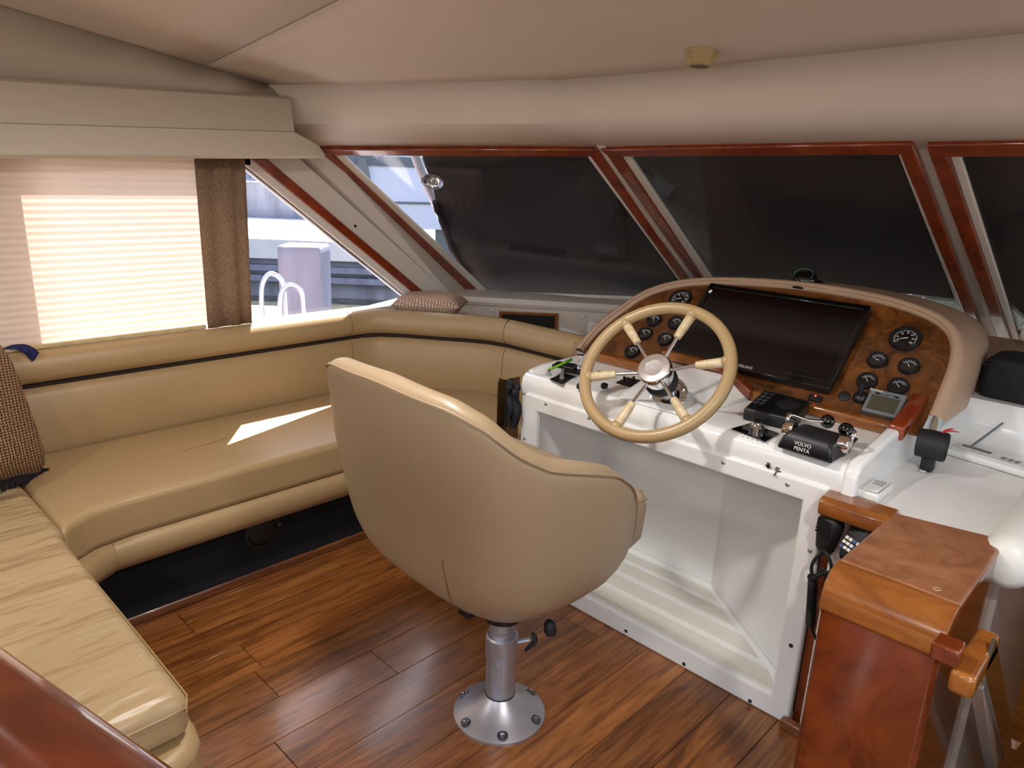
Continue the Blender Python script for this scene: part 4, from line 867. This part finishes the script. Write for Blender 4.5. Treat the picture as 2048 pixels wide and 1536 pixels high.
obj('screen', obox(fc_-pu_*.058+pv_*.014+V((0, 0, .0138)), pu_, pv_, (0, 0, 1), .036, .008, .0008), GREYP, fo)
for k in range(4): obj('key', obox(fc_-pu_*(.085-.018*k)-pv_*.004+V((0, 0, .0138)), pu_, pv_, (0, 0, 1), .006, .0025, .0008), WHITEP, fo)
for k in range(9): obj('key', obox(fc_+pu_*(.012+.016*(k % 3))+pv_*(.012-.009*(k//3))+V((0, 0, .0138)), pu_, pv_, (0, 0, 1), .0055, .0018, .0006), GREYP, fo)
obj('antenna', cyl(fc_-pu_*.08+pv_*.025+V((0, 0, .008)), at(2006, 846, 'Y', 2.31), .0035, .0028, 8), GREYP, fo)
bg_ = thing('black_bag', 'soft black bag standing on the shelf beside the dash', 'bag', (-.28, 2.45, .785))
bb = []
for z, k in ((.786, .97), (.80, 1), (.86, 1.0), (.892, .96), (.902, .9)):
    bb.append([V((-.445+.36*(.5+.5*a*k), 2.46+.085*b*k*(1 if a < .5 else .96), z+.004*math.sin(7*a))) for a, b in ((-1, -.7), (-.9, -1), (-.3, -1.02), (.3, -1), (.9, -1), (1, -.7), (1, .8), (.8, 1), (-.8, 1), (-1, .8))])
obj('bag_body', loft(bb), mat('black_nylon', (14, 15, 22), .8, bump=.5, bscale=40, bdist=.006), bg_, smooth=60, bevel=.01)
obj('bag_zip', tube([V((-.44+.35*k/8, 2.376, .878+.002*math.sin(k*2))) for k in range(9)], .0025, 6), BLACK, bg_)

# ---------------------------------------------------------------- radio microphones hung beside the post
def mic(name, label, c, ax_, up_, k=1):
    t = thing(name, label, 'microphone', c); c = V(c); ax_ = V(ax_).normalized(); up_ = (V(up_)-ax_*V(up_).dot(ax_)).normalized(); sd = ax_.cross(up_)
    rings = []
    for h, w_, d_ in ((-.045, .014, .010), (-.035, .02, .016), (0, .026, .020), (.03, .030, .022), (.044, .026, .02), (.05, .018, .014)):
        rings.append([c+ax_*(h*k)+sd*(w_*k*math.copysign(abs(math.cos(a))**.6, math.cos(a)))+up_*(d_*k*math.copysign(abs(math.sin(a))**.6, math.sin(a))) for a in [2*math.pi*j/16 for j in range(16)]])
    obj('mic_body', loft(rings), RUBBER, t, smooth=60)
    for j in range(5): obj('grille_rib', obox(c+ax_*((.005+.008*j)*k)+up_*(.0205*k), sd, ax_, up_, .020*k, .0022*k, .0015), BLACK, t)
    return t, sd, up_
m1, s1, u1 = mic('radio_microphone', 'black fist microphone with coiled cord hanging by the console edge', (-.532, 1.635, .565), (0.05, .05, 1), (-.5, -1, .1), 1.0)
m2, s2, u2 = mic('radio_microphone', 'black keypad microphone with white buttons beside the wooden post', (-.462, 1.625, .572), (.25, .45, .75), (-.3, -.75, .6), 1.05)
c2 = V((-.462, 1.625, .572)); a2 = V((.25, .45, .75)).normalized()
for r in range(3):
    for q in range(4): obj('key', obox(c2+a2*(-.022+.011*r)+s2*(-.016+.0105*q)+u2*.0225, s2, a2, u2, .004, .0035, .001), MARK if (r+q) % 4 else mat('key_blue', (60, 90, 150), .4) if (r, q) == (0, 0) else bpy.data.materials['key_blue'], m2)
obj('strap', tube(crom([(-.535, 1.615, .53), (-.515, 1.60, .535), (-.50, 1.60, .50), (-.52, 1.605, .48), (-.545, 1.61, .45)], 5), .004, 8), RUBBER, m2, smooth=60)
hel = []
top_, bot_ = at(1626, 1160, 'Y', 1.625), at(1621, 1250, 'Y', 1.625)
for k in range(20*16+1):
    t = k/(20*16); c = top_.lerp(bot_, t); a = 2*math.pi*20*t; hel.append(c+V((.0095*math.cos(a), .0095*math.sin(a), 0)))
obj('coiled_cord', tube(hel, .0026, 6), RUBBER, m1, smooth=60)
obj('lead', tube(crom([(-.532, 1.63, .525), (-.548, 1.625, .50), (-.552, 1.622, .475), top_], 6), .004, 8), RUBBER, m1, smooth=60)
obj('cord_clip', lathe([(.010, -.004), (.010, .004)], top_+V((-.002, -.004, .008)), (0, 1, 0), 14), RUBBER, m1, smooth=35)
obj('lead', tube(crom([top_, top_+V((.02, .01, .03)), (-.505, 1.645, .35), (-.50, 1.65, .30), (-.515, 1.64, .285), bot_], 6), .004, 8), RUBBER, m1, smooth=60)

# ---------------------------------------------------------------- smoke detector on the ceiling
dq = at(1402, 108, 'Z', 1.675); dq.z = zc(dq.x, dq.y)-.004
sd_ = thing('smoke_detector', 'round aged cream detector on the headliner above the helm', 'detector', dq)
obj('body', lathe([(.040, 0), (.041, -.018), (.038, -.022), (.039, -.026), (.037, -.040), (.030, -.043), (.022, -.041)], dq, (0, .06, 1), 32, False), BEIGEP, sd_, smooth=35)
obj('sensor', lathe([(.025, -.042), (.012, -.040), (.001, -.040)], dq, (0, .06, 1), 24), mat('dark_maroon', (50, 22, 20), .4), sd_)
obj('clip', box(dq.x+.03, dq.x+.055, dq.y+.01, dq.y+.014, dq.z-.02, dq.z-.012), BEIGEP, sd_)

# ---------------------------------------------------------------- foreground rail
fr = thing('wood_rail', 'dark red varnished rail crossing in front of the settee end', 'rail', (-.6, .09, .7))
a, b = V((-1.2, -.035, .95)), V((-.1, .215, .95)); d = (b-a).normalized(); nn = V((-d.y, d.x, 0))
rp_ = [(0, 0), (-.006, .008), (-.02, .012), (-.045, .012), (-.06, .006), (-.068, -.01), (-.07, -.3), (-.0, -.3), (.002, -.012)]
obj('board', loft([[q+nn*s+V((0, 0, h)) for s, h in rp_] for q in (a, b)]), CHERRY, fr, smooth=50)

# ---------------------------------------------------------------- outside: covers, deck and dock
def off(n, q, d): return q-n*d
cvr = thing('windshield_cover', 'black mesh cover stretched over the outside of the port windshield', 'cover', (-2.1, 2.7, .7))
edge = [(822, 285), (845, 345), (862, 395), (868, 420), (885, 470), (905, 520), (930, 560), (985, 640)]
cp_ = [U1(x, y)-N1*.05 for x, y in edge]
cg = []
for k, q in enumerate(crom(cp_, 3)):
    e = U1(1205+k*(1440-1205)/21, 280+k*(690-280)/21)-N1*.04
    cg.append([q.lerp(e, j/8)-N1*(.05*math.sin(math.pi*j/8)+.004*math.sin(k+j*2)) for j in range(9)])
obj('mesh', loft(cg, False), COVER, cvr, smooth=70, solid=.004)
obj('fleece_edge', tube([q+N1*.004+V((random.uniform(-.006, .006), random.uniform(-.006, .006), random.uniform(-.006, .006))) for q in crom(cp_[3:], 5)], .014, 8), FUR, cvr, smooth=60)
cv2 = thing('windshield_cover', 'black mesh cover over the outside of the helm windshield panes', 'cover', (-.6, 2.7, .8))
pts = [(-1.9, 2.13, 1.49), (.95, 2.13, 1.53), (.95, 3.45, .66), (-1.9, 3.45, .63)]
g2 = []
for j in range(7):
    r = []
    for k in range(13):
        q = V(pts[0]).lerp(V(pts[1]), k/12).lerp(V(pts[3]).lerp(V(pts[2]), k/12), j/6); r.append(q-N2*(.045+.05*math.sin(math.pi*j/6)+.01*math.sin(k*1.3+j)))
    g2.append(r)
obj('mesh', loft(g2, False), COVER, cv2, smooth=70, solid=.004)
wi = thing('windshield_wiper', 'black wiper arm lying outside the port windshield', 'wiper', U1(1245, 440)-N1*.03)
obj('arm', tube([U1(1238, 385)-N1*.02, U1(1243, 440)-N1*.025, U1(1258, 530)-N1*.02], [.008, .012, .007], 8), BLACKG, wi)
obj('blade', tube([U1(1195, 540)-N1*.02, U1(1218, 470)-N1*.02, U1(1236, 385)-N1*.02], .005, 6), BLACK, wi)
obj('hub', ball(U1(1243, 440)-N1*.028, .02, 12), BLACKG, wi, smooth=60)
fd_ = thing('deck_fitting', 'polished round deck lamp outside the port windshield corner', 'lamp', U1(866, 372)-N1*.04)
obj('reflector', lathe([(.001, .0), (.03, .006), (.045, .02), (.047, .03), (.043, .03)], U1(864, 370)-N1*.045, N1, 28, False), CHROME, fd_, smooth=60)
obj('bulb', ball(U1(864, 370)-N1*.03, .015, 12), CHROME, fd_, smooth=60)
obj('stanchion', tube([U1(795, 280)-N1*.10, U1(838, 390)-N1*.10, U1(900, 520)-N1*.10], .02, 10), HULL, smooth=60, label='pale tube frame leg outside the port windshield', cat='frame')
nb = thing('neighbour_boat', 'white lavender side of a neighbouring boat outside the windshield', 'boat', (-6.2, 4.6, -.5))
def ground(px, depth, z):       # point at bearing px, distance depth along the view, height z
    d = CX*((px-1024)/FPX)+FWD; d = V((d.x, d.y, 0)); q = d*(depth/d.dot(V((FWD.x, FWD.y, 0)).normalized())); return V((q.x, q.y, z))
fg = V((FWD.x, FWD.y, 0)).normalized(); rg_ = V((fg.y, -fg.x, 0))
obj('hull_side', prism([ground(690, 7, .78), ground(1000, 7.6, .78), ground(1000, 7.6, 2.6), ground(690, 7, 2.6)], fg*.4), HULL, nb)
obj('lower_hull', prism([ground(868, 7.5, -.5), ground(1000, 7.85, -.5), ground(1000, 7.85, .78), ground(868, 7.5, .78)], fg*.3), mat('slate_hull', (112, 118, 124), .4), nb)
for z0, z1 in ((1.36, 1.45), (1.02, 1.04)): obj('stripe', prism([ground(690, 6.985, z0), ground(1000, 7.585, z0), ground(1000, 7.585, z1), ground(690, 6.985, z1)], fg*.01), GREYP, nb)
obj('latch_plate', prism([ground(722, 6.97, 1.30), ground(738, 6.99, 1.22), ground(748, 6.99, 1.24), ground(740, 6.97, 1.42), ground(726, 6.97, 1.42)], fg*.02), GREYP, nb)
# own side deck
gu = thing('gunwale', 'white gunwale and bulwark outside the port side window', 'gunwale', (-2.95, 2, .3))
gq = [at(640, 642, 'X', -3.0), at(815, 597, 'X', -2.95), at(900, 578, 'X', -2.9)]
obj('cap_rail', tube(gq, .022, 12, flat=.6), HULL, gu, smooth=60)
obj('bulwark', loft([[q+V((0, 0, -.01)) for q in gq], [V((q.x+.06, q.y, .25)) for q in gq]], False), HULL, gu, solid=.02)
obj('side_deck', box(-3.0, -2.66, -1.0, 2.6, .22, .26), HULL, gu)
# dock
pil = thing('dock_piling', 'square grey piling standing on the dock outside the side window', 'piling', ground(620, 4.1, -.4))
pc_ = ground(617, 4.1, 0)
def sqr(h, z): return [pc_+rg_*a*h+fg*b*h+V((0, 0, z)) for a, b in ((-1, -.55), (-.36, -1), (1, -.75), (1, 1), (-1, 1))]
obj('shaft', loft([sqr(.118, -.4), sqr(.122, .86), sqr(.122, .905), sqr(.112, .92)]), PILE, pil, bevel=.004)
lad = thing('dock_ladder', 'curved metal ladder handrails on the dock outside', 'ladder', ground(550, 3.8, .5))
for px in (533, 568):
    b0_ = ground(px, 3.75, .45); b1_ = b0_+fg*.10+rg_*.10
    hh = .355 if px == 533 else .30
    obj('handrail', tube(crom([b0_, b0_+V((0, 0, hh*.6)), b0_+V((0, 0, hh*.85))+rg_*.012, b0_+rg_*.055+V((0, 0, hh)), b0_+rg_*.1+V((0, 0, hh*.88))+fg*.04, b0_+rg_*.112+V((0, 0, hh*.6))+fg*.04, b0_+rg_*.112+V((0, 0, 0))+fg*.04], 5), .0125, 10), STEEL, lad, smooth=60)
obj('rung', tube([ground(533, 3.75, .50), ground(575, 3.75, .50)], .008, 8), STEEL, lad)
dk = thing('dock', 'weathered plank dock finger outside the side window', 'dock', ground(480, 3.8, .4))
for k in range(12):
    q0, q1 = ground(250, 3.05+.13*k, .45), ground(520+7*k if k < 9 else 583, 3.05+.13*k, .45)
    obj('dock_board', prism([q0, q1, q1+fg*.12, q0+fg*.12], (0, 0, .025)), DOCKW, dk)
sw_ = thing('seawall', 'pale concrete seawall with a sunlit ledge across the water', 'wall', ground(560, 12, -1))
def slab(d0, d1, z0, z1, p0=-400, p1=1500): return prism([ground(p0, d0, z0), ground(p1, d0, z0), ground(p1, d1, z0), ground(p0, d1, z0)], (0, 0, z1-z0))
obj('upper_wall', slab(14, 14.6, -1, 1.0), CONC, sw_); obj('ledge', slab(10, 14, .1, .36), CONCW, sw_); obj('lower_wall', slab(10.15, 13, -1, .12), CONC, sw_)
for z in (-.02, -.16): obj('rub_rail', slab(10.0, 10.16, z-.05, z+.03), PILE, sw_)
obj('harbour_water', slab(3.3, 9.95, -.42, -.40, -1200, 3000), WATER, label='olive harbour water', cat='water', kind='stuff')
obj('blue_shed', slab(18, 18.9, .9, 1.55, 440, 499), mat('blue_paint', (70, 110, 170), .6), label='blue box shed standing behind the seawall', cat='shed')
fb = thing('pier_railing', 'white railing behind the concrete seawall', 'railing', ground(520, 17, 1.0))
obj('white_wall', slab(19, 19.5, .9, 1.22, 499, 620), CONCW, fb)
for k in range(4): obj('baluster', cyl(ground(498+9*k, 17, 1.0), ground(498+9*k, 17, 1.32), .02, n=6), GREYP, fb)
obj('top_bar', tube([ground(495, 17, 1.3), ground(540, 17, 1.3)], .02, 6), GREYP, fb)
